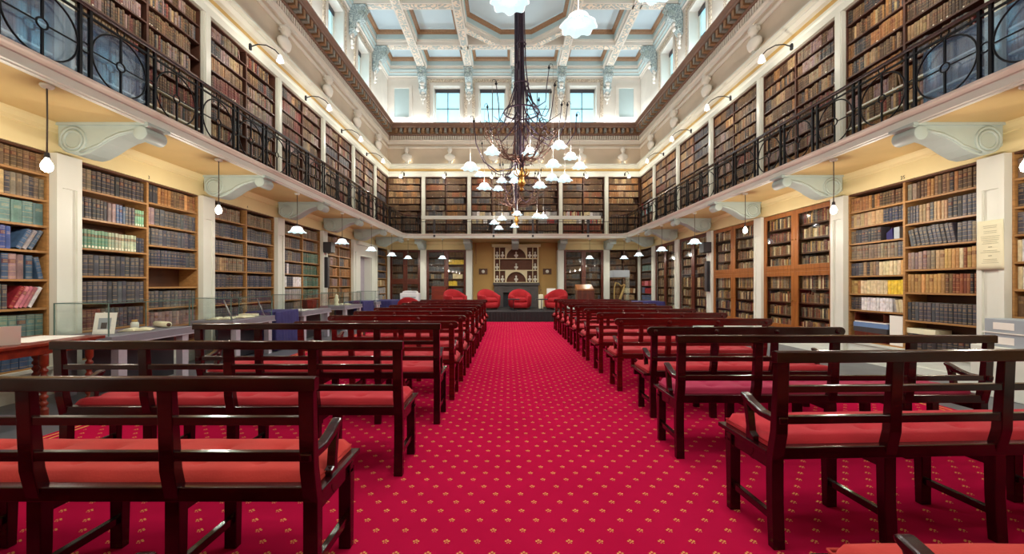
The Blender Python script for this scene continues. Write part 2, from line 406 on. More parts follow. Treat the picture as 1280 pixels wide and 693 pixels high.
nwin = 0
def window(pos, ax, w, sgn, z0=9.54, z1=11.42, recess=.36):
    """pos: centre along the wall; ax 'y' for the long sides; face + recess outward"""
    global nwin; nwin += 1
    root = bpy.data.objects.new('window_%d' % nwin, None); COL.objects.link(root); struct(root)
    if ax == 'y':
        f = XL if sgn > 0 else XR; root.location = (f, pos, z0)
        P = lambda u, d, z: (-sgn*d, u, z)
    else:
        f = YB if sgn < 0 else YF; root.location = (pos, f, z0)
        P = lambda u, d, z: (u, -sgn*d, z)
    h = z1 - z0
    def bx(mb, u0, u1, d0, d1, a, b, m=0):
        p = P(u0, d0, a); q = P(u1, d1, b); mb.box(*p, *q, m)
    mb = MB()
    for u0, u1, a, b in ((-w/2, -w/2+.09, 0, h), (w/2-.09, w/2, 0, h), (-w/2, w/2, 0, .09), (-w/2, w/2, h-.05, h)):
        bx(mb, u0, u1, recess-.05, recess+.05, a, b)
    mb.build('window_frame', M['white'], root)
    mb = MB()
    bx(mb, -.018, .018, recess-.03, recess+.02, .09, h-.05); bx(mb, -w/2+.09, w/2-.09, recess-.03, recess+.02, h*.46, h*.46+.03)
    mb.build('glazing_bar', M['slate'], root)
    mb = MB(); bx(mb, -w/2+.03, w/2-.03, recess+.01, recess+.03, .03, h-.03); mb.build('pane', M['pane'], root)
    mb = MB(); bx(mb, -w/2+.04, w/2-.04, recess-.09, recess-.055, h-.20, h-.03); mb.build('blind_roll', M['charcoal'], root)
    mb = MB()                                    # moulded architrave round the opening
    for u0, u1, a, b in ((-w/2-.13, -w/2, -.05, h), (w/2, w/2+.13, -.05, h), (-w/2-.13, w/2+.13, h, h+.13)):
        bx(mb, u0, u1, -.05, .0, a, b)
    for u0, u1, a, b in ((-w/2-.34, -w/2-.20, -.08, h+.2), (w/2+.20, w/2+.34, -.08, h+.2), (-w/2-.34, w/2+.34, h+.2, h+.34)):
        bx(mb, u0, u1, -.035, .0, a, b, 1)
    mb.build('architrave', [M['cream'], M['orncream']], root)
for y in SW: window(y, 'y', 1.24, 1); window(y, 'y', 1.24, -1)
for x in BW: window(x, 'x', 1.34, -1); window(x, 'x', 1.34, 1)
# blank panels beside the end windows
for i, x in enumerate((XL+.72, XR-.72)):
    mb = MB(); mb.box(x-.37, YB-.02, 9.85, x+.37, YB, 11.3, 1)
    for a, b, z0, z1 in ((-.52,-.37,9.85,11.3), (.37,.52,9.85,11.3), (-.52,.52,9.7,9.85), (-.52,.52,11.3,11.45)): mb.box(x+a, YB-.06, z0, x+b, YB, z1)
    struct(mb.build('trim_%d' % (i+40), [M['cream'], M['blue']]))

ROOM = [(XL, YF), (XL, YB), (XR, YB), (XR, YF)]
# entablature: dentils, modillions, brown cornice
struct(MB().sweep(ROOM, [(0,8.28),(.03,8.28),(.06,8.33),(.06,8.36),(0,8.40)], True).build('trim_1', M['cream']))
struct(MB().sweep(ROOM, [(0,8.50),(.05,8.50),(.05,8.62),(.10,8.66),(.10,8.70),(0,8.70)], True).build('trim_2', M['cream']))
struct(MB().sweep(ROOM, [(0,8.92),(.13,8.92),(.13,8.99),(.10,8.99),(.10,9.20),(.34,9.22),(.34,9.30),(.30,9.32),(.40,9.42),(.40,9.46),(0,9.50)], True,
      mats=[0,0,1,1,0,0,0,0,0,0]).build('trim_3', [M['brown'], M['gold']]))
def along(step, z0, z1, d0, d1, wid, m, mat, name, mats=None):
    mb = MB(); i = 0
    y = YF + step
    while y < YB - d1:
        for X, s in ((XL, 1), (XR, -1)): mb.box(X+s*d0, y-wid/2, z0, X+s*d1, y+wid/2, z1, i % len(mat))
        y += step; i += 1
    x = XL + d1 + step
    while x < XR - d1:
        mb.box(x-wid/2, YB-d1, z0, x+wid/2, YB-d0, z1, i % len(mat)); x += step; i += 1
    return struct(mb.build(name, mat))
along(.115, 8.72, 8.90, 0, .10, .065, 0, [M['cream']], 'trim_4')
M['leafgrey'] = pm('grey_carved_leaf', rgb(150,148,140), .6, var=.2, scale=14)
along(.22, 9.00, 9.205, .10, .31, .12, 0, [M['leafgrey'], M['gold']], 'trim_5')
def flowers():
    mb = MB(); y = YF + .45
    while y < YB-.4:
        for X, s in ((XL,1),(XR,-1)): mb.ball((X+s*.13, y, 9.10), .04, .05, .06, 8, 5)
        y += .30
    x = XL + .55
    while x < XR-.4: mb.ball((x, YB-.13, 9.10), .05, .04, .06, 8, 5); x += .30
    return struct(mb.build('trim_6', M['gold']))
flowers()
# ledge that carries the busts, gold band, white frieze over the gallery cases
struct(MB().sweep(ROOM, [(0,7.12),(.03,7.12),(.03,7.26),(.12,7.28),(.20,7.34),(.20,7.38),(.28,7.40),(.28,7.45),(0,7.47)], True,
      mats=[1,1,0,0,0,0,0,0]).build('trim_7', [M['white'], M['ochre']]))
struct(MB().sweep(ROOM, [(-.40,6.87),(.05,6.87),(.05,7.02),(.08,7.06),(.08,7.12),(-.1,7.12)], True).build('trim_8', M['white']))

# ------------------------------------------------------------------ gallery
GP = [(GL, YF), (GL, GY-.45), (GL+.13, GY-.13), (GL+.45, GY), (GR-.45, GY), (GR-.13, GY-.13), (GR, GY-.45), (GR, YF)]
mb = MB()
for x0, x1 in ((WL+.004, GL-.02), (GR+.02, WR-.004)):
    mb.box(x0, YF, ZS, x1, WB-.004, ZG, 0)
mb.box(GL-.02, GY+.02, ZS, GR+.02, WB-.004, ZG, 0)
mb.prism([(GL-.02, GY-.46), (GL+.12, GY-.12), (GL+.47, GY+.03), (GL-.02, GY+.03)], 'z', ZS, ZG)
mb.prism([(GR+.02, GY-.46), (GR-.12, GY-.12), (GR-.47, GY+.03), (GR+.02, GY+.03)], 'z', ZS, ZG)
struct(mb.build('floor_gallery', M['soffit']))
fp = [(-.10,3.60),(-.02,3.575),(-.0,3.585),(-.0,3.60),(.02,3.61),(.02,3.70),(.035,3.71),(.05,3.74),(.07,3.755),(.07,3.785),(-.05,3.785)]
struct(MB().sweep(GP, fp, False, mats=[0,0,0,0,0,0,1,1,1,1]).build('trim_9', [M['white'], M['cream']]))
# frieze over the lower cases, plinth below, soffit bead
mb = MB()
mb.box(WL+.004, YF, 3.2, XL, WB-.004, ZS); mb.box(WR-.004, YF, 3.2, XR, WB-.004, ZS)
mb.box(XL, YB, 3.2, -1.86, WB-.004, ZS); mb.box(2.56, YB, 3.2, XR, WB-.004, ZS)
struct(mb.build('trim_10', M['yellow']))
struct(MB().sweep([(XL, YF), (XL, YB), (-1.86, YB)], [(0,3.47),(.02,3.48),(.03,3.52),(.07,3.57),(.08,3.60)]).build('trim_11', M['yellow']))
struct(MB().sweep([(2.56, YB), (XR, YB), (XR, YF)], [(0,3.47),(.02,3.48),(.03,3.52),(.07,3.57),(.08,3.60)]).build('trim_12', M['yellow']))
mb = MB()
mb.box(WL+.004, YF, 0, XL, 16.0, .37); mb.box(WL+.004, 18.45, 0, XL, WB-.004, .37); mb.box(WR-.004, YF, 0, XR, WB-.004, .37)
mb.box(XL, YB, 0, -1.86, WB-.004, .37); mb.box(2.56, YB, 0, XR, WB-.004, .37)
for s, X in ((1, XL), (-1, XR)):
    mb.box(X, YF, 0, X+s*.02, 16.0, .12); mb.box(X, YF, .33, X+s*.03, 16.0, .37)
struct(mb.build('baseboard_sides', M['white']))

# pilasters: lower (wide) and gallery (narrow)
PY = [5.41 + 2.6*k for k in range(-3, 6)]
def pilaster(side, u, w, z0, z1, name, proud=.07, mat=None, panel=True):
    mb = MB()
    def bx(u0, u1, d0, d1, a, b):
        if side == 'l': mb.box(XL+d0, u0, a, XL+d1, u1, b)
        elif side == 'r': mb.box(XR-d0, u0, a, XR-d1, u1, b)
        else: mb.box(u0, YB-d0, a, u1, YB-d1, b)
    bx(u, u+w, -.45, proud*.6, z0, z1)
    if panel:
        e = w*.2
        q = proud*.6
        bx(u, u+e, q, proud, z0, z1); bx(u+w-e, u+w, q, proud, z0, z1)
        bx(u+e, u+w-e, q, proud, z1-.45, z1); bx(u+e, u+w-e, q, proud, z0, z0+.25)
    else: bx(u+w*.2, u+w*.8, proud*.6, proud, z0, z1)
    return struct(mb.build(name, mat or M['white']))
k = 0
for y in PY:
    for s in 'lr':
        pilaster(s, y, .32, .0, 3.20, 'pillar'); pilaster(s, y+.06, .20, ZG+.002, 6.87, 'pillar', .05, panel=False)
FX = [CX + .05 + 2.3*(k - 2) for k in range(5)]
for x in FX:
    pilaster('f', x-.09, .18, ZG+.002, 6.87, 'pillar', .05, panel=False)
for x in (FX[0], FX[1], FX[3], FX[4]): pilaster('f', x-.15, .30, 0, 3.2, 'pillar', panel=False)
for x, s in ((XL, 1), (XR, -1)): struct(MB().box(x, YB-.02, 0, x+s*.12, YB+.3, 3.2).build('pillar', M['white']))

# door bay at the far end of the display-case side
mb = MB(); y0, y1 = 16.15, 18.40
mb.box(XL-.40, y0, 0, XL+.06, y0+.42, 3.05); mb.box(XL-.40, y1-.42, 0, XL+.06, y1, 3.05); mb.box(XL-.40, y0+.42, 2.62, XL+.06, y1-.42, 3.05)
mb.box(XL, y0+.0, 3.052, XL+.14, y1-.0, 3.198)
struct(mb.build('door_1', M['white']))
struct(MB().box(XL-.34, y0+.42, 0.0, XL-.28, y1-.42, 2.62).build('door_2', M['panelgrey']))

# ------------------------------------------------------------------ ceiling: beams and coffers
BX = FX; CY = [18.35 - 2.7*k for k in range(9)]
bw = .36
mb = MB(); nb = 0
def beam(mb):
    return struct(mb.build('beam', [M['cream'], M['orn']]))
NB = [0]
def beam_box(x0, y0, x1, y1):
    NB[0] += 1; e = .0015*(NB[0] % 9) + (.014 if (x1-x0) > (y1-y0) else 0)
    m = MB(); m.box(x0, y0, ZB+e, x1, y1, 13.0)
    # ornamented underside strip, slightly proud
    if (x1-x0) < (y1-y0): m.box(x0+.06, y0, ZB-.02+e, x1-.06, y1, ZB+e, 1)
    else: m.box(x0, y0+.06, ZB-.02+e, x1, y1-.06, ZB+e, 1)
    return beam(m)
for i in (0, 1, 3, 4): beam_box(BX[i]-bw/2, YF, BX[i]+bw/2, YB)
beam_box(BX[2]-bw/2, CY[0], BX[2]+bw/2, YB)
for k, y in enumerate(CY):
    if k % 2 == 0: beam_box(XL, y-bw/2, XR, y+bw/2)
    else: beam_box(XL, y-bw/2, BX[1], y+bw/2); beam_box(BX[3], y-bw/2, XR, y+bw/2)
def coffer(poly):
    """poly counter-clockwise at ZB; stepped recess up to a gilded moulding and a pale panel"""
    def inset(d):
        n = len(poly); out = []
        for i in range(n):
            p = Vector(poly[i]); a = Vector(poly[i-1]); b = Vector(poly[(i+1) % n])
            d1 = (p-a).normalized(); d2 = (b-p).normalized()
            n1 = Vector((-d1.y, d1.x)); n2 = Vector((-d2.y, d2.x)); q = n1+n2; q = q/max(q.dot(n1), .15)
            out.append((p.x+q.x*d, p.y+q.y*d))
        return out
    steps = [(.012,ZB+.03,0),(.012,ZB+.16,0),(.05,ZB+.18,0),(.05,ZB+.26,0),(.07,ZB+.26,1),(.07,ZB+.46,1),(.07,ZB+.46,2),(.17,ZB+.50,2),(.20,ZB+.60,2),(.22,ZP,3)]
    m = MB(); n = len(poly); base = 0
    rows = [[(x, y, z) for x, y in inset(d)] for d, z, _ in steps]
    for r in rows: m.v.extend(r)
    for i in range(len(rows)-1):
        for j in range(n):
            j2 = (j+1) % n; m.f.append([i*n+j, i*n+j2, (i+1)*n+j2, (i+1)*n+j]); m.m.append(steps[i+1][2]); m.s.append(False)
    m.f.append([(len(rows)-1)*n + j for j in range(n)]); m.m.append(3); m.s.append(False)
    return struct(m.build('ceiling_coffer', [M['cream'], M['blue'], M['gold'], M['bluepanel']]))
def rect(x0, y0, x1, y1): coffer([(x0,y0),(x1,y0),(x1,y1),(x0,y1)])
h = bw/2; xs = [XL+.16] + BX + [XR-.16]
def xspan(i): return (xs[i] + (h if i > 0 else 0), xs[i+1] - (h if i < 5 else 0))
for i in range(6):                                        # row against the far wall
    a, b = xspan(i); rect(a, CY[0]+h, b, YB-.16)
for k in range(len(CY)-1):
    y0, y1 = CY[k+1]+h, CY[k]-h
    for i in (0, 5): a, b = xspan(i); rect(a, y0, b, y1)
    for i in (1, 4):
        a, b = xspan(i)
        if k % 2 == 0: rect(a, CY[min(k+2, len(CY)-1)]+h, b, y1)
OCT = []
for k in range(0, len(CY)-2, 2):
    yc = CY[k+1]; x0, x1 = BX[1]+h, BX[3]-h; y0, y1 = CY[k+2]+h, CY[k]-h
    ch = 1.25; OCT.append(yc)
    coffer([(x0+ch+.15, y0), (x1-ch-.15, y0), (x1, y0+ch), (x1, y1-ch), (x1-ch-.15, y1), (x0+ch+.15, y1), (x0, y1-ch), (x0, y0+ch)])
    for sx, X in ((1, x0), (-1, x1)):
        for sy, Y in ((1, y0), (-1, y1)):
            g = .42; m = MB()
            P = [(X+sx*(ch+.15), Y), (X, Y+sy*ch), (X, Y+sy*(ch-g)), (X+sx*(ch+.15-g*1.1), Y)]
            e = .03; m.prism(P, 'z', ZB+e, 13.0, 0); m.prism([(p[0]*.9+sum(q[0] for q in P)*.025, p[1]*.9+sum(q[1] for q in P)*.025) for p in P], 'z', ZB+e-.02, ZB+e, 1); beam(m)
# moulded cornice under the ceiling
struct(MB().sweep(ROOM, [(0,11.78),(.03,11.78),(.03,11.86),(.08,11.9),(.08,11.96),(.14,12.02),(.14,12.08),(.2,12.14),(.2,12.2),(.16,12.25),(.16,13.0)], True,
      mats=[0,0,0,1,1,0,1,1,0,1]).build('trim_13', [M['cream'], M['blue']]))

# carved corbels under the beam ends
def corbel(loc, rz, label, gname):
    t = thing('ceiling_corbel', loc, label, 'corbel', gname, rz); t['kind'] = 'thing'
    # local: wall at y=0, room towards -y, top at z=0
    pr = [(0,0),(-.62,0),(-.62,-.10),(-.56,-.16),(-.60,-.26),(-.56,-.40),(-.44,-.50),(-.30,-.56),(-.22,-.70),(-.20,-.86),(-.12,-.98),(0,-1.04)]
    b = MB(); b.prism(pr, 'x', -.17, .17); b.box(-.22, -.66, -.02, .22, 0, .06)
    b.build('scroll_body', M['ornblue'], t, .01)
    for zc, yc, rr in ((-.27, -.46, .12), (-.80, -.13, .09)):
        for sx in (-1, 1): MB().tube([(sx*.18, yc+rr*cos(a*pi/6)*(1-a/26), zc+rr*sin(a*pi/6)*(1-a/26)) for a in range(0, 19)], .022, 6).build('volute', M['bracket'], t)
    MB().ball((0, -.58, -.12), .07, .05, .09).build('rosette', M['bracket'], t)
    d = MB(); zz = -.62
    for i, (rx, dz) in enumerate(((.13,.16),(.10,.16),(.13,.2),(.09,.16),(.06,.16),(.04,.14))):
        yy = -.30 + i*.02 if i < 2 else -.08
        d.ball((0, yy if i else -.30, zz), rx, .07, dz*.55, 10, 6); zz -= dz
        if i in (1, 2, 3):
            for s in (-1, 1): d.ball((s*rx*.9, -.09, zz+.05), .05, .05, .07, 8, 5)
    d.build('garland_drop', M['plaster'], t)
    return t
for k, x in enumerate(FX):
    corbel((x, YB-.004, ZB-.075), 0, 'carved grey-blue scroll corbel on the end wall, %s counted from the display-case side' % ORD[k], 'corbels on the end wall')
for k, y in enumerate(CY[:5]):
    for s in 'lr':
        nm, X, sg = SIDES[s]
        corbel((X+sg*.004, y, ZB-.075), pi/2 if s == 'l' else -pi/2,
               'carved scroll corbel between clerestory windows, %s side, %s from the end wall' % (nm, ORD[k]), 'corbels on the %s side' % nm)

# cove lights lying in a trough on top of the brown cornice, and their troughs
def cove(x0, y0, x1, y1, w):
    d = bpy.data.lights.new('cove_light', 'AREA'); d.shape = 'RECTANGLE'; d.size = abs(x1-x0); d.size_y = abs(y1-y0); d.energy = w; d.color = (.86,.94,1)
    o = bpy.data.objects.new('cove_light', d); COL.objects.link(o); o.location = ((x0+x1)/2, (y0+y1)/2, 9.545); o.rotation_euler = (pi, 0, 0)
for x0, y0, x1, y1, w in ((XL+.06, YF+.4, XL+.16, YB-.4, COVE), (XR-.16, YF+.4, XR-.06, YB-.4, COVE), (XL+.4, YB-.16, XR-.4, YB-.06, COVE*.55), (XL+.4, YF+.06, XR-.4, YF+.16, COVE*.5)):
    cove(x0, y0, x1, y1, w)
struct(MB().sweep(ROOM, [(.02,9.50),(.02,9.53),(.20,9.53),(.20,9.46)], True).build('trim_14', M['white']))
# ------------------------------------------------------------------ bookcases and books
def P(side, u, d, z):
    return (XL+d, u, z) if side == 'l' else (XR-d, u, z) if side == 'r' else (u, YB-d, z)
def pbox(mb, side, u0, u1, d0, d1, z0, z1, m=0):
    a = P(side, u0, d0, z0); b = P(side, u1, d1, z1); return mb.box(*a, *b, m)
C = {'slate': (80,81,88,'slate grey'), 'char': (62,60,64,'charcoal'), 'navy': (60,65,82,'navy blue'), 'blue': (80,104,138,'blue'),
 'royal': (66,84,142,'royal blue'), 'teal': (96,126,122,'teal green'), 'green': (116,166,138,'bright green'), 'pgreen': (176,190,166,'pale green'), 'dgreen': (58,92,80,'dark green'),
 'brown': (112,86,62,'brown'), 'dbrown': (84,62,46,'dark brown'), 'tan': (166,138,102,'tan'), 'orange': (150,104,62,'orange-brown'), 'gbrown': (124,110,94,'grey-brown'),
 'ochre': (188,148,90,'ochre'), 'cream': (220,204,164,'cream'), 'white': (232,230,232,'white'), 'yellow': (240,204,70,'yellow'), 'grey': (160,156,156,'light grey'),
 'red': (160,44,54,'red'), 'pink': (206,120,136,'pink'), 'maroon': (110,44,44,'maroon'), 'mauve': (142,118,118,'mauve-brown'), 'black': (40,40,46,'black'),
 'bblue': (100,120,146,'grey-blue'), 'rust': (132,78,54,'rust'), 'dred': (112,48,38,'dark red'), 'lblue': (150,190,206,'light blue')}
BOOKS = []
def put(side, u, t, z, h, col, tilt, where, df=-.045, ends=None):
    r, g, b, nm = C[col]; k = random.uniform(.86, 1.12); lt = col in ('white','yellow','cream','grey','lblue'); j = [random.uniform(.985, 1.015) if lt else random.uniform(.96, 1.04) for _ in range(3)]
    if lt: k = random.uniform(.95, 1.02)
    al = random.random()
    if lt: al *= .24
    elif col in ('green','pgreen'): al = .95
    elif z < 3.6: al = min(al, .92)
    if col in ('slate','navy') and al > .72 and al < .93: al -= .3
    c = (min(lin(min(r*k*j[0], 255)), .95), min(lin(min(g*k*j[1], 255)), .95), min(lin(min(b*k*j[2], 255)), .95), al)
    BOOKS.append(dict(s=side, u=u, t=t, z=z, h=h, c=c, nm=nm, tilt=tilt, w=where, df=df - random.uniform(0, .012), style=1 if col in ('white','yellow','cream','pgreen','green') else 0))
def run_shelf(side, u0, u1, z, hmax, runs, where, df=-.045):
    """runs: (colour, count, thickness, height, tilt); fills from the left of the shelf as one faces it"""
    flip = side == 'r'
    need = sum(n*t for _, n, t, *_ in runs); room = (u1-u0) - .015
    def lean_end(q): return runs[q][4] and (q+1 == len(runs) or runs[q+1][4] != runs[q][4])
    def lean_start(q): return runs[q][4] and (q == 0 or runs[q-1][4] != runs[q][4])
    extra = sum(hh*sin(radians(abs(tl))) for q, (_, n, t, hh, tl) in enumerate(runs) if (lean_end(q) if tl > 0 else lean_start(q)))
    need = sum(n*t/cos(radians(tl)) for _, n, t, hh, tl in runs)
    sc = min(1.0, (room-extra)/max(need, .01)); x = .006
    if need > room*.6: sc = min(1.35, (room-extra)/need)
    for q, (col, n, t, hh, tl) in enumerate(runs):
        th = t*sc; step = th/cos(radians(tl))
        if col is None: x += n*th; continue
        if tl < 0 and lean_start(q): x += hh*sin(radians(-tl))
        for i in range(n):
            w = th*random.uniform(.93, 1.0); hgt = min(hh*random.uniform(.975, 1.01), hmax-.02)
            if tl: hgt = min(hgt, (hmax-.03-w*sin(radians(abs(tl))))/cos(radians(tl)))
            a = -tl if flip else tl
            uu = (u1 - x - w) if flip else (u0 + x)
            put(side, uu, w, z, hgt, col, a, where, df); x += step
        if tl > 0 and lean_end(q): x += hh*sin(radians(tl))
def rand_shelf(side, u0, u1, z, hmax, pal, where, df=-.045, tmin=.026, tmax=.055, fill=.98, grouped=True, hr=(.68,.86)):
    room = u1-u0-.012; x = .004; col = random.choice(pal); left = 0; hh = hmax*random.uniform(*hr); tt = random.uniform(tmin, tmax)
    end = room*(fill if random.random() < .8 else random.uniform(.8, .97))
    while True:
        if left <= 0:
            col = random.choice(pal); left = random.randint(3, 9) if grouped else 1
            hh = hmax*random.uniform(*hr); tt = random.uniform(tmin, tmax)
        w = tt*random.uniform(.9, 1.08)
        if x + w > end: break
        put(side, (u1-x-w) if side == 'r' else u0+x, w, z, min(hh*random.uniform(.97, 1.03), hmax-.015), col, 0, where, df); x += w*1.01; left -= 1
    if x < room-.13 and random.random() < .6:
        w = .03; a = 12; off = hh*.93*sin(radians(a))+.004; put(side, (u1-x-w-off) if side == 'r' else u0+x+off, w, z, hh*.93, random.choice(pal), a if side == 'r' else -a, where, df)

CASES = []
def bookcase(side, u0, u1, zt, cols, mats, label, cat='bookcase', group=None, depth=.40, d0=-.02, ncol=2, name='bookcase', zb=.37, back='shelfdark', whites=False):
    """cols: per column (left to right facing it) the list of shelf heights"""
    c = P(side, (u0+u1)/2, -depth/2, zb)
    t = thing(name, c, label, cat, group)
    def part(nm, f, m):
        mb = MB(); f(mb); mb.v = [(x-c[0], y-c[1], z-c[2]) for x, y, z in mb.v]; return mb.build(nm, m, t)
    sm, dm = M[mats], M[back]
    for a, b in ((u0+.004, u0+.03), (u1-.03, u1-.004)): part('side_panel', lambda mb: pbox(mb, side, a, b, -depth, d0-.01, zb, zt-.004), sm)
    part('back_panel', lambda mb: pbox(mb, side, u0+.03, u1-.03, -depth, -depth+.015, zb, zt-.004), dm)
    part('top_panel', lambda mb: pbox(mb, side, u0+.03, u1-.03, -depth+.015, d0-.005, zt-.03, zt-.004), dm)
    w = (u1-u0)/ncol; spans = []
    for i in range(1, ncol): part('divider', lambda mb: pbox(mb, side, u0+i*w-.018, u0+i*w+.018, -depth+.016, d0+.002, zb, zt-.03), sm)
    for i in range(ncol):
        k = i if side != 'r' else ncol-1-i
        a = u0+k*w + (.03 if k == 0 else .018); b = u0+(k+1)*w - (.03 if k == ncol-1 else .018)
        zs = cols[i]
        for q, z in enumerate(zs):
            part('shelf', lambda mb: pbox(mb, side, a, b, -depth+.016, d0, z-.028, z), M['white'] if whites and len(zs)-4 <= q < len(zs)-1 else sm)
        spans.append((a, b, zs))
    return t, spans
def heights(zs, zt): return [(z, (zt-.03 if i == 0 else zs[i-1]-.028) - z) for i, z in enumerate(zs)]

bay = lambda k: (5.73 + 2.6*k, 8.01 + 2.6*k)
SL = [2.84,2.47,2.11,1.75,1.39,1.03,.70,.39]
# ---- display-case side, lower
LOW = {}
def specs_left():
    S = {}
    S[-1] = [None, [2.90,2.56,2.22,1.89,1.52,1.15,.77,.39],
      [[('gbrown',6,.055,.27,0),('brown',9,.05,.27,0)], [('gbrown',8,.06,.29,0),('tan',2,.055,.29,0),('slate',1,.055,.28,0),('gbrown',3,.06,.28,0),('slate',1,.05,.27,0),('gbrown',2,.05,.27,0)],
       [('slate',6,.06,.29,0),('mauve',2,.06,.30,0),('teal',4,.095,.285,0)], [('slate',8,.06,.28,0),('bblue',2,.06,.28,0),('royal',2,.06,.28,0),(None,1,.04,0,0),('blue',1,.055,.28,28),('grey',1,.05,.28,28),('bblue',1,.05,.28,28)],
       [('blue',10,.062,.31,0),('mauve',2,.075,.31,0),(None,1,.02,0,0),('blue',1,.07,.30,0),('blue',1,.05,.29,-12)],
       [('slate',8,.06,.31,0),('teal',2,.08,.31,0),('slate',1,.06,.30,0),('red',1,.05,.30,27),('pink',3,.045,.29,27),('white',1,.05,.29,27)],
       [('teal',11,.09,.30,0)], [('blue',12,.08,.30,0)]]]
    S[0] = [[2.82,2.41,1.98,1.58,1.19,.79,.39], [2.85,2.48,2.13,1.77,1.41,1.05,.71,.39],
      [[('gbrown',3,.07,.31,0),('char',12,.068,.31,0)], [('char',8,.062,.30,0),(None,1,.01,0,0),('mauve',2,.07,.29,0),('blue',2,.06,.29,0),('bblue',1,.05,.28,0),('slate',3,.06,.29,0),('green',4,.045,.27,0)],
       [('green',9,.055,.27,0),('pgreen',9,.055,.265,0),('navy',3,.05,.24,0)], [('slate',13,.082,.31,0)], [('slate',14,.078,.31,0)], [('maroon',5,.07,.30,0),('slate',10,.07,.30,0)], [('slate',13,.08,.3,0)]],
      [[('char',4,.05,.30,0),('orange',4,.062,.30,0),('brown',5,.055,.30,0),('ochre',1,.06,.29,0),('orange',3,.06,.29,0)], [('mauve',2,.08,.29,0),('slate',2,.1,.29,0),('slate',10,.07,.28,0)],
       [('slate',11,.085,.29,0),('navy',3,.06,.28,0)], [('navy',12,.075,.28,0),('slate',5,.05,.28,0)], [], [('slate',13,.082,.29,0)], [('mauve',14,.07,.26,0)], [('maroon',14,.075,.26,0)]]]
    return S
SP = specs_left()
def std_case(side, k, label, pal, sl=SL, mats='shelf', ncol=2, **kw):
    u0, u1 = bay(k); u1 = min(u1, YB-.02)
    t, spans = bookcase(side, u0, u1, 3.2, [sl]*ncol, mats, label, group='open lower bookcases', ncol=ncol, **kw)
    return spans
DARKS = ['slate','char','slate','slate','navy','gbrown','slate']
for k, lab in ((-1, 'open oak bookcase cut by the picture edge above the wooden table with spiral legs'), (0, 'open oak bookcase numbered 3 with a run of green books'),
               (1, 'open oak bookcase numbered 4 filled with slate grey sets'), (2, 'open oak bookcase with dark green sets and white box files'),
               (3, 'open bookcase behind the black column speaker, full of brown volumes'), (5, 'narrow open bookcase past the white doorway on the display-case side')):
    u0, u1 = bay(k); u1 = min(u1, YB-.02)
    if k in SP:
        s = SP[k]; c0 = s[0] or SL; t, spans = bookcase('l', u0, u1, 3.2, [c0, s[1]], 'shelf', lab, group='open lower bookcases')
        rows = [None, s[2]] if s[0] is None else [s[2], s[3]]
    else:
        n = 2 if k != 5 else 1
        t, spans = bookcase('l', u0, u1, 3.2, [SL]*n, 'shelf', lab, group='open lower bookcases', ncol=n); rows = [None]*n
    nmb = {-1:'cut-off case', 0:'case marked three', 1:'case marked four', 2:'green-set case', 3:'speaker case', 5:'doorway case'}[k]
    for i, (a, b, zs) in enumerate(spans):
        half = ('near half of ' if i == 0 else 'far half of ') + 'the ' + nmb
        for j, (z, hm) in enumerate(heights(zs, 3.2)):
            wh = (half, j)
            if rows[i] is not None: run_shelf('l', a, b, z, hm, rows[i][j], wh)
            elif k == 1:
                if j == 3 and i == 0: run_shelf('l', a, b, z, hm, [('gbrown',4,.07,.28,0),('tan',3,.07,.28,0),('gbrown',9,.07,.28,0)], wh)
                else: rand_shelf('l', a, b, z, hm, ['gbrown'] if j == 0 else ['slate','char','slate','navy'], wh, tmin=.055, tmax=.075, hr=(.8,.86))
            elif k == 2:
                if i == 1 and j >= 2: rand_shelf('l', a, b, z, hm, ['dgreen','teal','dgreen'], wh, tmin=.05, tmax=.07, hr=(.8,.88))
                elif i == 0 and j == 3: run_shelf('l', a, b, z, hm, [('navy',4,.07,.28,0),('white',1,.09,.29,0),('slate',9,.07,.28,0)], wh)
                elif i == 0 and j == 4: run_shelf('l', a, b, z, hm, [('navy',2,.08,.28,0),('white',1,.09,.29,0),('navy',3,.08,.29,0),('white',4,.09,.28,0)], wh)
                elif i == 0 and j == 5: run_shelf('l', a, b, z, hm, [('grey',14,.07,.29,0)], wh)
                else: rand_shelf('l', a, b, z, hm, ['gbrown'] if j == 0 else ['slate','gbrown','slate'], wh, tmin=.05, tmax=.07, hr=(.8,.86))
            elif k == 3: rand_shelf('l', a, b, z, hm, ['brown','orange','brown','mauve','tan'] if i == 0 or j < 2 else ['brown','slate','cream','rust','orange'], wh, tmin=.05, tmax=.07, hr=(.75,.88))
            else: rand_shelf('l', a, b, z, hm, ['slate','char','navy'] if j < 4 else ['cream','tan','grey'], wh, tmin=.05, tmax=.08, hr=(.6,.85))
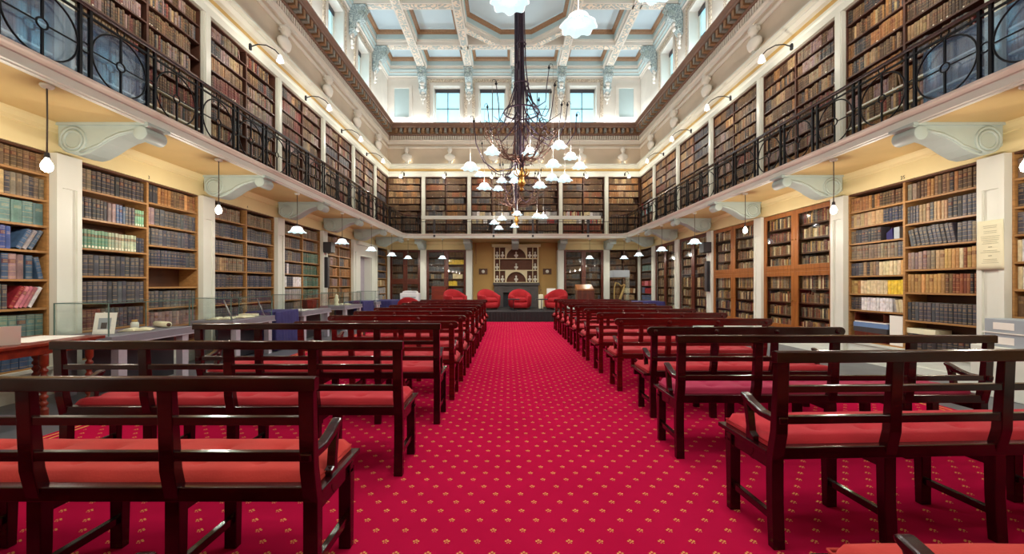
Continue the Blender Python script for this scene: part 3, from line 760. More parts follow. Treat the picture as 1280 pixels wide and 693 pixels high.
# ---- oak-cabinet side, lower
far_ = [2.85,2.55,2.24,1.93,1.62,1.28,.97,.39]; near_ = [2.85,2.46,2.08,1.70,1.32,.86,.39]
u0, u1 = bay(0)
t, spans = bookcase('r', u0, u1, 3.2, [far_, near_], 'shelf', 'open oak bookcase numbered 25 beside the pinned notice', group='open lower bookcases')
RF = [[('orange',7,.06,.26,0),('dbrown',1,.05,.25,0),('orange',2,.05,.25,0),('dbrown',8,.055,.25,0)], [('gbrown',1,.05,.24,0),('tan',8,.075,.25,0),('navy',7,.055,.25,0)],
      [('gbrown',2,.05,.24,0),('char',8,.06,.25,0),(None,1,.40,0,0)], [('gbrown',15,.06,.26,0),('slate',2,.06,.26,0)],
      [('slate',5,.05,.24,0),('tan',1,.06,.25,0),('char',1,.06,.25,0),('tan',2,.055,.25,0),('gbrown',1,.06,.25,0),('cream',3,.06,.24,0),('cream',3,.06,.25,0),('ochre',1,.07,.25,0)],
      [('ochre',2,.07,.25,0),('orange',1,.06,.25,0),('cream',8,.065,.25,0),('yellow',5,.06,.25,0)],
      [('char',5,.05,.24,0),('white',10,.068,.24,0),('grey',1,.05,.24,-9),('cream',3,.05,.22,-9)], []]
RN = [[('gbrown',2,.09,.27,0),('dbrown',3,.06,.28,0),('orange',2,.06,.28,0),('brown',4,.065,.30,0),('char',1,.06,.3,0),('orange',1,.07,.30,0),('dbrown',5,.07,.30,0)],
      [('slate',4,.055,.29,0),('tan',3,.07,.29,0),('slate',1,.07,.29,0),('tan',4,.06,.29,0),('char',3,.08,.31,0),('slate',4,.075,.31,0)],
      [('slate',2,.055,.28,-11),('slate',4,.075,.30,-11),('slate',5,.07,.31,-11),('slate',3,.075,.30,0),('gbrown',2,.07,.29,0)],
      [('mauve',3,.07,.28,0),('mauve',2,.085,.29,0),('gbrown',2,.08,.29,0),('tan',2,.08,.29,0),('ochre',4,.065,.30,0),('cream',1,.07,.29,0),('rust',1,.05,.29,0),('ochre',3,.08,.30,0)],
      [('ochre',5,.07,.30,0),('ochre',5,.075,.30,0),('brown',2,.06,.29,0),('rust',5,.06,.29,0),('char',1,.05,.29,0),('rust',2,.065,.29,0)],
      [('slate',17,.07,.30,0)], [('char',14,.07,.25,0)]]
for i, (a, b, zs) in enumerate(spans):
    rows = (RF, RN)[i]; half = ('far half of ' if i == 0 else 'near half of ') + 'the case marked twenty-five'
    for j, (z, hm) in enumerate(heights(zs, 3.2)): run_shelf('r', a, b, z, hm, rows[j], (half, j))
u0, u1 = bay(-1)
t, spans = bookcase('r', u0, u1, 3.2, [SL, [2.88,2.50,2.13,1.74,1.36,.96,.62,.39]], 'shelf', 'open bookcase of white volumes cut by the picture edge beyond the notice', group='open lower bookcases')
for i, (a, b, zs) in enumerate(spans):
    for j, (z, hm) in enumerate(heights(zs, 3.2)):
        wh = (('far half of ' if i == 0 else 'near half of ') + 'the white-volume case', j)
        if i == 0:
            r = [[('gbrown',15,.075,.26,0)], [('char',14,.07,.30,0)], [('slate',14,.07,.29,0)], [('cream',1,.05,.29,0),('white',12,.085,.29,0)], [('cream',1,.05,.3,0),('white',12,.085,.29,0)], [('brown',13,.08,.27,0)], [('slate',12,.08,.2,0)], [('slate',14,.08,.25,0)]][j]
            if j != 6: run_shelf('r', a, b, z, hm, r, wh)
        else: rand_shelf('r', a, b, z, hm, DARKS, wh)
def glazed(side, u0, u1, mat, label, pal, sl, name, zmid=1.78, two=True, pal2=None):
    t, spans = bookcase(side, u0, u1, 3.2, [sl, sl], 'shelfdark', label, 'glazed bookcase', 'glazed bookcases', d0=-.075, name=name)
    c = t.location; w = (u1-u0)/2
    for i in range(2):
        for z0, z1, upper in (((zmid+.03, 3.18, 1), (.40, zmid-.03, 0)) if two else ((.40, 3.18, 1),)):
            a = u0 + i*w + .012; b = u0+(i+1)*w - .012
            st = .10
            mb = MB()
            pbox(mb, side, a, a+st, -.03, .005, z0, z1); pbox(mb, side, b-st, b, -.03, .005, z0, z1)
            pbox(mb, side, a+st, b-st, -.03, .005, z0, z0+st); pbox(mb, side, a+st, b-st, -.03, .005, z1-st, z1)
            mb.v = [(x-c[0], y-c[1], z-c[2]) for x, y, z in mb.v]; d = mb.build('door', M[mat], t, .006)
            mb = MB(); pbox(mb, side, a+st-.005, b-st+.005, -.018, -.014, z0+st-.005, z1-st+.005)
            mb.v = [(x-c[0], y-c[1], z-c[2]) for x, y, z in mb.v]; mb.build('glass_pane', M['doorglass'], d)
            mb = MB(); kx = b-.045 if i == 0 else a+.045; p = P(side, kx, .02, (z0+z1)/2)
            mb.ball(p, .016, nu=8, nv=6); mb.v = [(x-c[0], y-c[1], z-c[2]) for x, y, z in mb.v]; mb.build('knob', M['brass'], d)
    mb = MB()
    for a, b, z0, z1 in ((u0, u0+.012, .37, 3.195), (u1-.012, u1, .37, 3.195), (u0+.012, u1-.012, zmid-.028 if two else 3.182, zmid+.028 if two else 3.195), (u0+w-.012, u0+w+.012, .40, 3.18)):
        pbox(mb, side, a, b, -.04, .0, z0, z1)
    mb.v = [(x-c[0], y-c[1], z-c[2]) for x, y, z in mb.v]; mb.build('case_frame', M[mat], t)
    for i, (a, b, zs) in enumerate(spans):
        for j, (z, hm) in enumerate(heights(zs, 3.2)):
            p_ = (pal2[i*len(sl)+j] if pal2 else None) or pal
            rand_shelf(side, a+.05, b-.05, z, hm, p_, (('near half of ' if i == (0 if side == 'l' else 1) else 'far half of ') + 'the ' + name.replace('_', ' '), j), df=-.10, tmin=.026, tmax=.05, grouped=(side == 'f'), hr=(.62,.82))
MIX = ['brown','gbrown','tan','dbrown','rust','gbrown','cream','maroon','char','brown','ochre']
G8 = [2.82,2.50,2.18,1.86,1.36,1.04,.72,.41]
ol = ['first','second','third','fourth']
for k in (1, 2, 3, 4):
    u0, u1 = bay(k)
    glazed('r', u0, u1, 'oak' if k < 3 else 'mahog', ['golden oak glazed bookcase next to the open case 25, four panelled doors', 'golden oak glazed bookcase before the wall speaker, second from case 25',
        'dark mahogany glazed bookcase behind the black column speaker', 'dark mahogany glazed bookcase nearest the far corner on the oak-cabinet side'][k-1], MIX, G8, 'glazed_bookcase', two=k < 3)
u0, u1 = bay(5)
t, spans = bookcase('r', u0, min(u1, YB-.02), 3.2, [SL], 'shelfdark', 'narrow open bookcase in the far corner with red and blue volumes', group='open lower bookcases', ncol=1)
for a, b, zs in spans:
    for j, (z, hm) in enumerate(heights(zs, 3.2)): rand_shelf('r', a, b, z, hm, [['char'],['slate'],['teal'],['char'],['pink','red'],['red','blue'],['blue'],['char']][j], ('far corner case', j), tmin=.05, tmax=.08)
# ---- far wall, lower
FB = [(XL+.13, FX[0]-.16), (FX[0]+.16, FX[1]-.16), (FX[3]+.16, FX[4]-.16), (FX[4]+.16, XR-.13)]
Y1 = [None]*16; Y1[1] = ['slate','char']; Y1[3] = ['yellow','slate','tan']; Y1[8] = ['brown']; Y1[9] = ['yellow']; Y1[11] = ['slate','slate','cream']; Y1[12] = ['cream','char','yellow']
glazed('f', *FB[0], 'mahog', 'glazed mahogany bookcase in the far corner behind the white printer', ['char','slate','dbrown'], SL, 'glazed_bookcase', two=True, zmid=1.6)
glazed('f', *FB[1], 'mahog', 'glazed mahogany bookcase holding bright yellow volumes on the end wall', ['char','slate','slate'], SL, 'glazed_bookcase', two=False, pal2=Y1)
Y2 = [None]*16; Y2[8] = ['dbrown','yellow']
glazed('f', *FB[2], 'mahog', 'glazed mahogany bookcase behind the wooden lectern on the end wall', ['char','dbrown','slate'], SL, 'glazed_bookcase', two=False, pal2=Y2)
t, spans = bookcase('f', *FB[3], 3.2, [SL, SL], 'shelfdark', 'open dark bookcase behind the harp showcase on the end wall', group='open lower bookcases')
for i, (a, b, zs) in enumerate(spans):
    for j, (z, hm) in enumerate(heights(zs, 3.2)): rand_shelf('f', a, b, z, hm, ['red','orange','tan','cream'] if i == 1 and j in (5, 6) else ['dbrown','char','brown'], ('harp showcase case', j), tmin=.04, tmax=.07)
# ---- gallery cases
ZU = [3.86 + .335*i for i in range(9)][::-1]
UPN = ['mauve','dbrown','gbrown','dbrown','brown','slate','brown','maroon','char','mauve','tan']
LI = ['third','fourth','fifth']
for s in 'lr':
    nm = SIDES[s][0]
    for k in range(-2, 6):
        u0 = 5.67 + 2.6*k; u1 = min(u0 + 2.4, YB-.02); n = 1 if k == 5 else 2
        zoff = random.uniform(-.03, .03); zs = [z + (zoff if 0 < q < 8 else 0) for q, z in enumerate(ZU)]
        t, spans = bookcase(s, u0, u1, 6.87, [zs]*n, 'shelfup', 'gallery bookcase of old brown bindings, %s side, %s bay from the end wall' % (nm, ORD[5-k]), group='gallery bookcases on the long walls', ncol=n, zb=ZG+.002, back='shelfup', whites=k <= 0)
        for i, (a, b, zz) in enumerate(spans):
            half = ('near' if (i == 0) == (s == 'l') else 'far') + ' half, %s gallery bay %s from end' % (nm, ORD[5-k])
            for j, (z, hm) in enumerate(heights(zz, 6.87)):
                pal = UPN if random.random() < .65 else random.choice([['brown','dbrown'], ['orange','brown'], ['slate','navy'], ['mauve','gbrown'], ['dbrown','maroon']])
                if s == 'r' and random.random() < .5: pal = ['orange','brown','dbrown','dbrown','char','tan']
                if s == 'r' and k == 5 and j in (4, 5): pal = ['lblue','teal','white','red']
                rand_shelf(s, a, b, z, hm, pal, (half, j), tmin=.024, tmax=.056, grouped=random.random() < .5, hr=(.76,.93))
FU = [(XL, FX[0]-.1)] + [(FX[i]+.1, FX[i+1]-.1) for i in range(4)] + [(FX[4]+.1, XR)]
for q, (u0, u1) in enumerate(FU):
    t, spans = bookcase('f', u0+.004, u1-.004, 6.87, [ZU]*2 if 0 < q < 5 else [ZU], 'shelfup', 'gallery bookcase on the end wall, %s bay counted from the display-case side' % ORD[q], group='gallery bookcases on the end wall', ncol=2 if 0 < q < 5 else 1, zb=ZG+.002, back='shelfup')
    for i, (a, b, zz) in enumerate(spans):
        for j, (z, hm) in enumerate(heights(zz, 6.87)):
            pal = ['orange','brown','tan'] if q in (0, 5) and j < 4 else ['dbrown','brown'] if q in (0, 5) else random.choice([['orange','brown'], ['dbrown'], ['gbrown','slate'], ['brown','rust'], ['char','dbrown']])
            if q in (2, 3, 4) and j in (5, 6): pal = ['cream','grey','slate','tan','red','white']
            if q == 4 and j >= 7: pal = ['dred']
            if j >= 7 and q < 3: pal = ['dbrown','char']
            rand_shelf('f', a, b, z, hm, pal, ('end gallery', j), tmin=.026, tmax=.055, grouped=random.random() < .7, hr=(.72,.92))

def book_geo(b):
    """verts, faces, uvs(per face) in world space"""
    t, h, z = b['t']-.002, b['h'], b['z']+.0008; a = radians(b['tilt']); df = b['df']; dp = .20 if b['s'] == 'l' or b['s'] == 'r' else .2
    sec = [(0, -.012), (.12, -.003), (.5, 0.0), (.88, -.003), (1, -.012)]
    bul = min(.012, t*.25)
    loc = []
    for zz in (0, h):
        for f, d in sec: loc.append((f*t, d/.012*bul, zz))
        loc.append((t, -dp, zz)); loc.append((0, -dp, zz))
    vs = []
    for x, d, zz in loc:
        if a > 0: du, dz = (x-t)*cos(a)+zz*sin(a), -(x-t)*sin(a)+zz*cos(a); x2 = t+du; z2 = dz
        elif a < 0: du, dz = x*cos(a)+zz*sin(a), -x*sin(a)+zz*cos(a); x2 = du; z2 = dz
        else: x2, z2 = x, zz
        vs.append(P(b['s'], b['u']+x2, df+d, z+z2))
    n = 7; fs = []; uv = []
    for i in range(4):
        fs.append((i, i+1, n+i+1, n+i)); uv += [(sec[i][0],0),(sec[i+1][0],0),(sec[i+1][0],1),(sec[i][0],1)]
    for f in ((4,5,n+5,n+4), (6,0,n+0,n+6)): fs.append(f); uv += [(-1,-1)]*4
    fs.append(tuple(n+i for i in range(7))); uv += [(-1,-1)]*7
    return vs, fs, uv
def area(b):
    ps = []
    for du, dz in ((0,0),(b['t'],0),(b['t'],b['h']),(0,b['h'])):
        x, y, z = P(b['s'], b['u']+du, b['df'], b['z']+dz)
        if y < .5: return 0
        ps.append((VX+F*x/y, VY-F*(z-H)/y))
    cx = sum(p[0] for p in ps)/4; cy = sum(p[1] for p in ps)/4
    if not (2 < cx < 1278 and 2 < cy < 691): return 0
    y = P(b['s'], b['u'], 0, 0)[1]
    if b['z'] < (1.0 if b['s'] == 'l' else .80): return 0
    if 3.7 < b['z'] < 4.75: return 0
    s = sum(ps[i][0]*ps[(i+1)%4][1]-ps[(i+1)%4][0]*ps[i][1] for i in range(4)); return abs(s)/2
for b in BOOKS: b['a'] = area(b)
order = sorted(range(len(BOOKS)), key=lambda i: -BOOKS[i]['a'])
own = set(order[:300])
# position of each own book on its shelf, as one reads it from left to right
shelves = {}
for i, b in enumerate(BOOKS): shelves.setdefault((b['w'], b['s']), []).append(i)
def mk(name, vs, fs, uv, cols):
    me = bpy.data.meshes.new(name); me.from_pydata(vs, [], fs); me.materials.append(M['book'])
    l = me.uv_layers.new(name='spine'); l.data.foreach_set('uv', [c for p in uv for c in p])
    at = me.attributes.new('col', 'FLOAT_COLOR', 'CORNER'); at.data.foreach_set('color', cols); me.update()
    o = bpy.data.objects.new(name, me); COL.objects.link(o); return o
bv, bf, bu, bc = [], [], [], []
PAGE = (.42,.36,.26,0.0)
for key, idx in shelves.items():
    for n, i in enumerate(idx):
        b = BOOKS[i]; vs, fs, uv = book_geo(b)
        cl = []
        for q, f in enumerate(fs):
            cl += list(PAGE if q == len(fs)-1 else b['c'])*len(f)
        if i in own:
            o = mk('book', vs, fs, uv, cl)
            c = Vector(P(b['s'], b['u']+b['t']/2, b['df']-.1, b['z'])); o.data.transform(Matrix.Translation(-c)); o.location = c
            half, j = b['w']
            lean = ' leaning' if b['tilt'] else ''
            tag(o, '%s%s book, %s along %s shelf down, %s' % (b['nm'], lean, ORD[n], ORD[j], half), 'book', 'books in ' + half)
        else:
            k = len(bv); bv += vs; bf += [tuple(v+k for v in f) for f in fs]; bu += uv; bc += cl
o = mk('book_rows', bv, bf, bu, bc)
tag(o, 'rows upon rows of further old books filling all shelves', 'books', kind='stuff')
print('BOOKS', len(BOOKS), 'smallest own', BOOKS[order[299]]['a'])
# painted case numbers over the shelves
for s, u, txt in (('l', 6.87, '3'), ('l', 9.47, '4'), ('r', 6.87, '25')):
    cu = bpy.data.curves.new('case_number', 'FONT'); cu.body = txt; cu.size = .085; cu.align_x = 'CENTER'; cu.extrude = .001
    tmp = bpy.data.objects.new('tmp', cu); COL.objects.link(tmp); bpy.context.view_layer.update()
    me = bpy.data.meshes.new_from_object(tmp.evaluated_get(bpy.context.evaluated_depsgraph_get())); bpy.data.objects.remove(tmp)
    me.materials.clear(); me.materials.append(M['slate'])
    o = bpy.data.objects.new('case_number', me); COL.objects.link(o)
    o.location = P(s, u, .003, 3.225); o.rotation_euler = (pi/2, 0, pi/2 if s == 'l' else -pi/2)
    tag(o, 'small dark painted number %s on the yellow frieze above a bookcase' % {'3':'three','4':'four','25':'twenty-five'}[txt], 'number')
# ------------------------------------------------------------------ gallery railings
def railing(side):
    X, sg, nm = (GL-.03, 1, 'display-case') if side == 'l' else (GR+.03, -1, 'oak-cabinet')
    t = thing('gallery_railing', (X, 8, ZG), 'black wrought iron gallery railing with ring panels and dark handrail, %s side' % nm, 'railing', 'ring-panelled gallery railings')
    def fin(mb, name, m, **k):
        mb.v = [(x-X, y-8, z-ZG) for x, y, z in mb.v]; return mb.build(name, m, t, **k)
    z0 = ZG+.04; zt = ZG+.80; zh = ZG+.885; yend = GY-.5
    xe = X + sg*.45; cur = [(X, yend), (X+sg*.04, GY-.27), (X+sg*.16, GY-.12), (xe-sg*.1, GY-.03), (xe+sg*.25, GY-.02)]
    path = [(X, YF+.2)] + cur
    fin(MB().sweep(path if sg > 0 else path, [(-.035,zh),(-.03,zh+.03),(0,zh+.045),(.03,zh+.03),(.035,zh),(.03,zh-.015),(-.03,zh-.015),(-.035,zh)]), 'handrail', M['handrail'])
    for z, nmz in ((z0+.02, 'bottom_bar'), (zt, 'top_bar')):
        fin(MB().sweep(path, [(-.012,z-.012),(-.012,z+.012),(.012,z+.012),(.012,z-.012),(-.012,z-.012)]), nmz, M['iron'])
    r = .355; pitch = .86; y = 5.09 - pitch*5
    zc = ZG + .42
    while y < yend - r:
        mb = MB()
        mb.tube([(X, y+r*cos(a*pi/16), zc+r*.985*sin(a*pi/16)) for a in range(32)], .011, 5, closed=True)
        mb.tube([(X, y+.055*cos(a*pi/7), zc+.055*sin(a*pi/7)) for a in range(14)], .010, 5, closed=True)
        for sy in (-1, 1): mb.bar((X, y+sy*.055, zc), (X, y+sy*(r+.0), zc), .014, .014)
        mb.bar((X, y, zc+.055), (X, y, zt), .02, .02); mb.bar((X, y, zc-.055), (X, y, z0), .02, .02)
        for zz in (zt+.045, z0-.0+.0): mb.tube([(X, y+.05*cos(a*pi/7), zz+.045*sin(a*pi/7)) for a in range(14)], .009, 5, closed=True)
        mb.tube([(X, y+pitch/2+.055*cos(a*pi/7), zc+.055*sin(a*pi/7)) for a in range(14)], .010, 5, closed=True)
        fin(mb, 'ring_panel', M['iron'])
        for sy in (-1, 1):
            fin(MB().box(X-.016, y+sy*(r+.018)-.016, ZG, X+.016, y+sy*(r+.018)+.016, zh-.012), 'post', M['iron'])
        y += pitch
    for x, yy in cur[1:]:
        fin(MB().box(x-.016, yy-.016, ZG, x+.016, yy+.016, zh-.012), 'post', M['iron'])
    for (xa, ya), (xb, yb) in zip(cur[:-1], cur[1:]):
        for f in (.33, .66): fin(MB().box(xa+(xb-xa)*f-.009, ya+(yb-ya)*f-.009, ZG, xa+(xb-xa)*f+.009, ya+(yb-ya)*f+.009, zt), 'baluster', M['iron'])
railing('l'); railing('r')
# plain balustrade along the end gallery with its white rail
t = thing('end_balustrade', (CX, GY-.02, ZG), 'thin balustrade on dark posts along the end gallery', 'railing')
mb = MB()
xa, xb = GL+.75, GR-.75; i = 0; x = xa
while x < xb: mb.box(x-.004-CX, -.004, 0, x+.004-CX, .004, .62); x += .12
mb.build('wire_balusters', M['iron'], t)
MB().box(xa-CX, -.012, .60, xb-CX, .012, .625).build('top_bar', M['iron'], t)
for px in (543, 617, 666, 735):
    x = (px-VX)*GY/F - CX; MB().box(x-.045, -.03, -.10, x+.045, .03, 1.12 if px in (543,) else .9).build('post', M['charcoal'], t, .004)
mb = MB(); x0 = (528-VX)*GY/F; x1 = (749.5-VX)*GY/F
mb.box(x0, GY-.16, ZG+.70, x1, GY-.06, ZG+.86); mb.box(x0-.02, GY-.17, ZG+.69, x0, GY-.05, ZG+.87); mb.box(x1, GY-.17, ZG+.69, x1+.02, GY-.05, ZG+.87)
o = mb.build('screen_housing', M['white'], bevel=.03); tag(o, 'long white roller housing fixed along the end gallery balustrade', 'screen housing')
# tinted acrylic sheets behind the near railings, window reflection painted into their colour
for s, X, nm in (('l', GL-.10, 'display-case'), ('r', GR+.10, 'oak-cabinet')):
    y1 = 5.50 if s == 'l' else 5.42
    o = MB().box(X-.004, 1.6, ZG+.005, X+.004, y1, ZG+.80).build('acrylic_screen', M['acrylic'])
    tag(o, 'blue tinted clear sheet with painted reflection veil behind the ring railing, %s side' % nm, 'screen', 'clear sheets behind the railings')

# ------------------------------------------------------------------ scroll brackets under the gallery
def bracket_mesh(t, depth, w=.30):
    """local: wall at x=0, room towards +x, top at z=0, centred on y"""
    L_ = depth; a = [(0,0),(L_,0),(L_,-.04),(L_-.04,-.06)]
    top = [(L_-.10,-.10)]
    curve = [(L_*.80,-.135),(L_*.66,-.185),(L_*.54,-.26),(L_*.44,-.34),(L_*.34,-.405),(L_*.25,-.43),(L_*.15,-.41),(L_*.06,-.36),(0,-.30)]
    poly = a + top + curve
    MB().prism(poly, 'y', -w/2, w/2).build('scroll_body', M['bracket'], t, .008)
    mb = MB()
    for s in (-1, 1):
        y = s*w/2
        for rr in (.165, .12): mb.tube([(.20+rr*cos(i*pi/12), y, -.225+rr*sin(i*pi/12)) for i in range(24)], .020, 6, closed=True)
        mb.tube([(.30,y,-.39),(L_*.45,y,-.30),(L_*.55,y,-.215),(L_*.68,y,-.145),(L_*.85,y,-.10)], .020, 6)
    mb.box(-.0, -w/2-.03, -.035, L_+.02, w/2+.03, 0)
    mb.build('scroll_relief', M['bracket'], t)
    mb = MB(); c = (L_-.10, -.13)
    for r_, y0, y1 in ((.095, -w/2-.015, w/2+.015),):
        mb.loft([[(c[0]+r_*cos(j*pi/12), y, c[1]+r_*sin(j*pi/12)) for j in range(24)] for y in (y0, y1)])
    mb.build('end_roll', M['bracket'], t, .01)
protoB = None
for s in 'lr':
    nm, X, sg = SIDES[s]
    for k, y in enumerate(PY):
        if k == 0: continue
        rz = 0 if s == 'l' else pi
        lab = 'grey-green scroll bracket under the gallery, %s side, %s back from the end wall' % (nm, ORD[len(PY)-1-k])
        loc = (X+sg*.071, y+.16, ZS-.001)
        if protoB is None:
            protoB = thing('scroll_bracket', loc, lab, 'bracket', 'scroll brackets under the side galleries', rz); bracket_mesh(protoB, 1.20)
        else:
            c = copy_tree(protoB); c.location = loc; c.rotation_euler.z = rz; c['label'] = lab
for i, x in enumerate([FX[0], FX[1], FX[2], FX[3], FX[4]]):
    c = copy_tree(protoB); c.rotation_euler.z = -pi/2; c.location = (x, YB-.051 if i != 2 else YB-.051, ZS-.001)
    c['label'] = 'scroll bracket on the end wall under the gallery, %s counted from the display-case side' % ORD[i]; c['group'] = 'scroll brackets on the end wall'

# ------------------------------------------------------------------ lamps
LIGHTS = []
def point(loc, w, col=(1,.84,.60), r=.05):
    d = bpy.data.lights.new('lamp_light', 'POINT'); d.energy = w; d.color = col; d.shadow_soft_size = r
    o = bpy.data.objects.new('lamp_light', d); COL.objects.link(o); o.location = loc; LIGHTS.append(o); return o
def shade_mesh(R, name, parent, loc, mat='shade', rim='shadeblue'):
    """fluted flower shade, mouth down, top at loc"""
    pr = [(R*.16,0),(R*.42,-R*.06),(R*.58,-R*.19),(R*.66,-R*.38),(R*.74,-R*.54),(R*.90,-R*.67),(R*1.05,-R*.74)]
    fz = [0,.1,.25,.4,.7,1,1.2]
    mb = MB(); mb.lathe(pr[:5], (0,0,0), 64, 0, 8, .05, fz, caps=False); mb.lathe(pr[4:], (0,0,0), 64, 2, 8, .05, fz[4:], caps=False)
    a = len(mb.f); 
    inner = [(r*.94, z-.006) for r, z in pr]; mb.lathe(inner, (0,0,0), 64, 1, 8, .05, fz, caps=False)
    return mb.build(name, [M[mat], M[rim], M['shaderim']], parent, loc=loc)
SHADE = None
def add_shade(parent, loc, R=.19, bulb=True):
    global SHADE
    if SHADE is None:
        SHADE = shade_mesh(.19, 'glass_shade', parent, loc)
        b = MB(); b.ball((0,0,-.09), .034, .034, .05, 10, 8); b.build('bulb', M['bulb'], SHADE)
        return SHADE
    c = SHADE.copy(); COL.objects.link(c); c.parent = parent; c.location = loc
    b = SHADE.children[0].copy(); COL.objects.link(b); b.parent = c
    return c
PEND = []
def pendant(loc, zbot, label, group, bare=False):
    t = thing('pendant_lamp', loc, label, 'pendant lamp', group)
    MB().lathe([(.0,0),(.055,0),(.06,-.02),(.045,-.04),(.012,-.045)], n=16).build('ceiling_rose', M['white'], t)
    zt = zbot - loc[2] + .14
    MB().tube([(0,0,-.04),(.004,0,zt*.5),(0,0,zt)], .008, 6).build('cord', M['cord'], t)
    MB().lathe([(.012,.05),(.022,.04),(.026,0),(.03,-.01)], n=12).build('lamp_holder', M['charcoal'], t, loc=(0,0,zt-.02))
    if bare:
        mb = MB(); mb.lathe([(.012,0),(.02,-.02),(.045,-.07),(.052,-.10),(.042,-.14),(.015,-.16)], n=16); mb.build('bulb', M['bulb'], t, loc=(0,0,zt-.02))
    else: add_shade(t, (0,0,zt-.02))
    point((loc[0], loc[1], zbot-(.10 if bare else -.02)), 27 if loc[1] < 12 else 40, (1,.92,.78))
yy = [4.38 + 2.6*k for k in range(-2, 6)]
for s in 'lr':
    X = -4.95 if s == 'l' else 5.57
    for k, y in enumerate(yy):
        pendant((X, y, ZS), 2.70, ('bare bulb on a cord under the' if y < (7.5 if s == 'l' else 10) else 'white glass pendant lamp under the')+'  %s side gallery, %s back from the end wall' % (SIDES[s][0], ORD[len(yy)-1-k]), 'pendants under the side galleries', y < (7.5 if s == 'l' else 10))
for i, px in enumerate((553, 737, 510, 780)):
    pendant(((px-VX)*19.3/F, 19.3, ZS), 2.70, 'white glass pendant lamp under the end gallery before the %s' % ('yellow-volume glazed bookcase', 'bookcase behind the lectern', 'glazed corner bookcase by the printer', 'harp showcase bookcase')[i], 'pendants under the end gallery')

def swan(side, u, label, group):
    b = P(side, u, .06, 6.97); t = thing('bracket_lamp', b, label, 'bracket lamp', group)
    dx = {'l': (1,0), 'r': (-1,0), 'f': (0,-1)}[side]
    Q = lambda d, z: (dx[0]*d, dx[1]*d, z)
    mb = MB(); mb.ball((0,0,0), .04, nu=10, nv=6); mb.box(-.03,-.03,-.07,.03,.03,.07); mb.build('wall_plate', M['blackp'], t, .004)
    MB().tube([Q(0,0),Q(.18,.06),Q(.38,.04),Q(.58,-.07),Q(.70,-.20)], .013, 6).build('arm', M['blackp'], t)
    pr = [(.022,0),(.035,-.02),(.055,-.08),(.075,-.14),(.085,-.17)]
    sh = MB().lathe(pr, n=16, caps=False).build('shade', M['shade'], t, loc=Q(.70,-.18))
    MB().ball((0,0,-.11), .04, nu=10, nv=7).build('bulb', M['bulb'], sh)
    p = Q(.70,-.40); point((b[0]+p[0], b[1]+p[1], b[2]+p[2]), 19, (1,.91,.76))
for s in 'lr':
    for k, y in enumerate([4.27 + 2.6*k for k in range(-1, 6)]):
        swan(s, y, 'black swan-neck lamp over the gallery cases, %s side, %s back from the end wall' % (SIDES[s][0], ORD[6-k]), 'swan-neck lamps on the long sides')
for k in range(6):
    x = (FU[k][0]+FU[k][1])/2; swan('f', x, 'black swan-neck lamp over the end gallery cases, %s from the display-case side' % ORD[k], 'swan-neck lamps on the end wall')

# ------------------------------------------------------------------ busts
def bust_rings():
    S = [(0,.11,.10,0),(.03,.12,.11,0),(.05,.075,.07,0),(.10,.06,.055,0),(.14,.07,.065,0),(.16,.10,.08,0),(.20,.17,.10,0),(.30,.245,.125,.01),(.38,.25,.13,0),(.43,.20,.115,0),
         (.46,.12,.09,0),(.49,.072,.075,-.005),(.53,.066,.072,-.01),(.555,.075,.09,-.025),(.59,.088,.115,-.03),(.63,.096,.125,-.025),(.68,.102,.13,-.015),(.72,.10,.128,-.005),(.76,.084,.11,.0),(.785,.055,.075,.0),(.80,.015,.02,0)]
    return [[(rx*cos(2*pi*j/20), ry*sin(2*pi*j/20)+yo, z) for j in range(20)] for z, rx, ry, yo in S]
def make_bust(t, sc, var=0):
    """faces -y"""
    mb = MB(); R = bust_rings(); mb.loft([[(x*sc, y*sc, z*sc) for x, y, z in r] for r in R[4:]])
    mb.add([(0,-.185*sc,.615*sc),(-.02*sc,-.145*sc,.61*sc),(.02*sc,-.145*sc,.61*sc),(0,-.14*sc,.68*sc)], [(0,1,3),(0,3,2),(0,2,1),(1,2,3)])
    for s in (-1, 1): mb.ball((s*.10*sc, -.01*sc, .635*sc), .014*sc, .026*sc, .036*sc, 6, 5)
    for s in (-1, 1): mb.ball((s*.038*sc, -.128*sc, .675*sc), .022*sc, .018*sc, .010*sc, 6, 4)
    mb.ball((0,-.138*sc,.575*sc), .03*sc, .015*sc, .010*sc, 6, 4)
    mb.build('figure_body', M['plaster'], t)
    hb = MB(); random.seed(var+3)
    for i in range(26):
        a = random.uniform(-.3, pi+.3); zz = random.uniform(.66, .79); k = sqrt(max(.05, 1-((zz-.68)/.13)**2)) if zz > .68 else 1
        hb.ball((.095*cos(a)*k*sc, (.02+.105*sin(a)*k)*sc, zz*sc), .026*sc, .026*sc, .022*sc, 6, 4)
    for j in range(8): hb.ball(((-.06+.12*j/7)*sc, (-.07-.02*sin(pi*j/7))*sc, .765*sc), .024*sc, nu=6, nv=4)
    hb.build('hair', M['plaster'], t)
    mb = MB(); mb.loft([[(x*sc, y*sc, z*sc) for x, y, z in r] for r in R[:5]]); mb.build('socle', M['plaster'], t)
bp = None
def bust(loc, rz, label, group, sc=1.05):
    global bp
    if bp is None: bp = thing('marble_bust', loc, label, 'bust', group, rz); make_bust(bp, 1.05)
    else:
        c = copy_tree(bp); c.location = loc; c['label'] = label; c['group'] = group; c.rotation_euler.z = rz; c.scale = (sc/1.05,)*3; return c
for k, y in enumerate([5.57 + 2.6*k for k in range(-1, 6)]):
    for s in 'lr':
        nm, X, sg = SIDES[s]
        point((X+sg*.06, y+.05, 7.70), 9, (1,.90,.70), .03)
        bust((X+sg*.15, y, 7.462), pi/2 if s == 'l' else -pi/2, 'white marble bust on the high ledge, %s side, %s back from the end wall' % (nm, ORD[6-k]), 'busts along the side ledges')
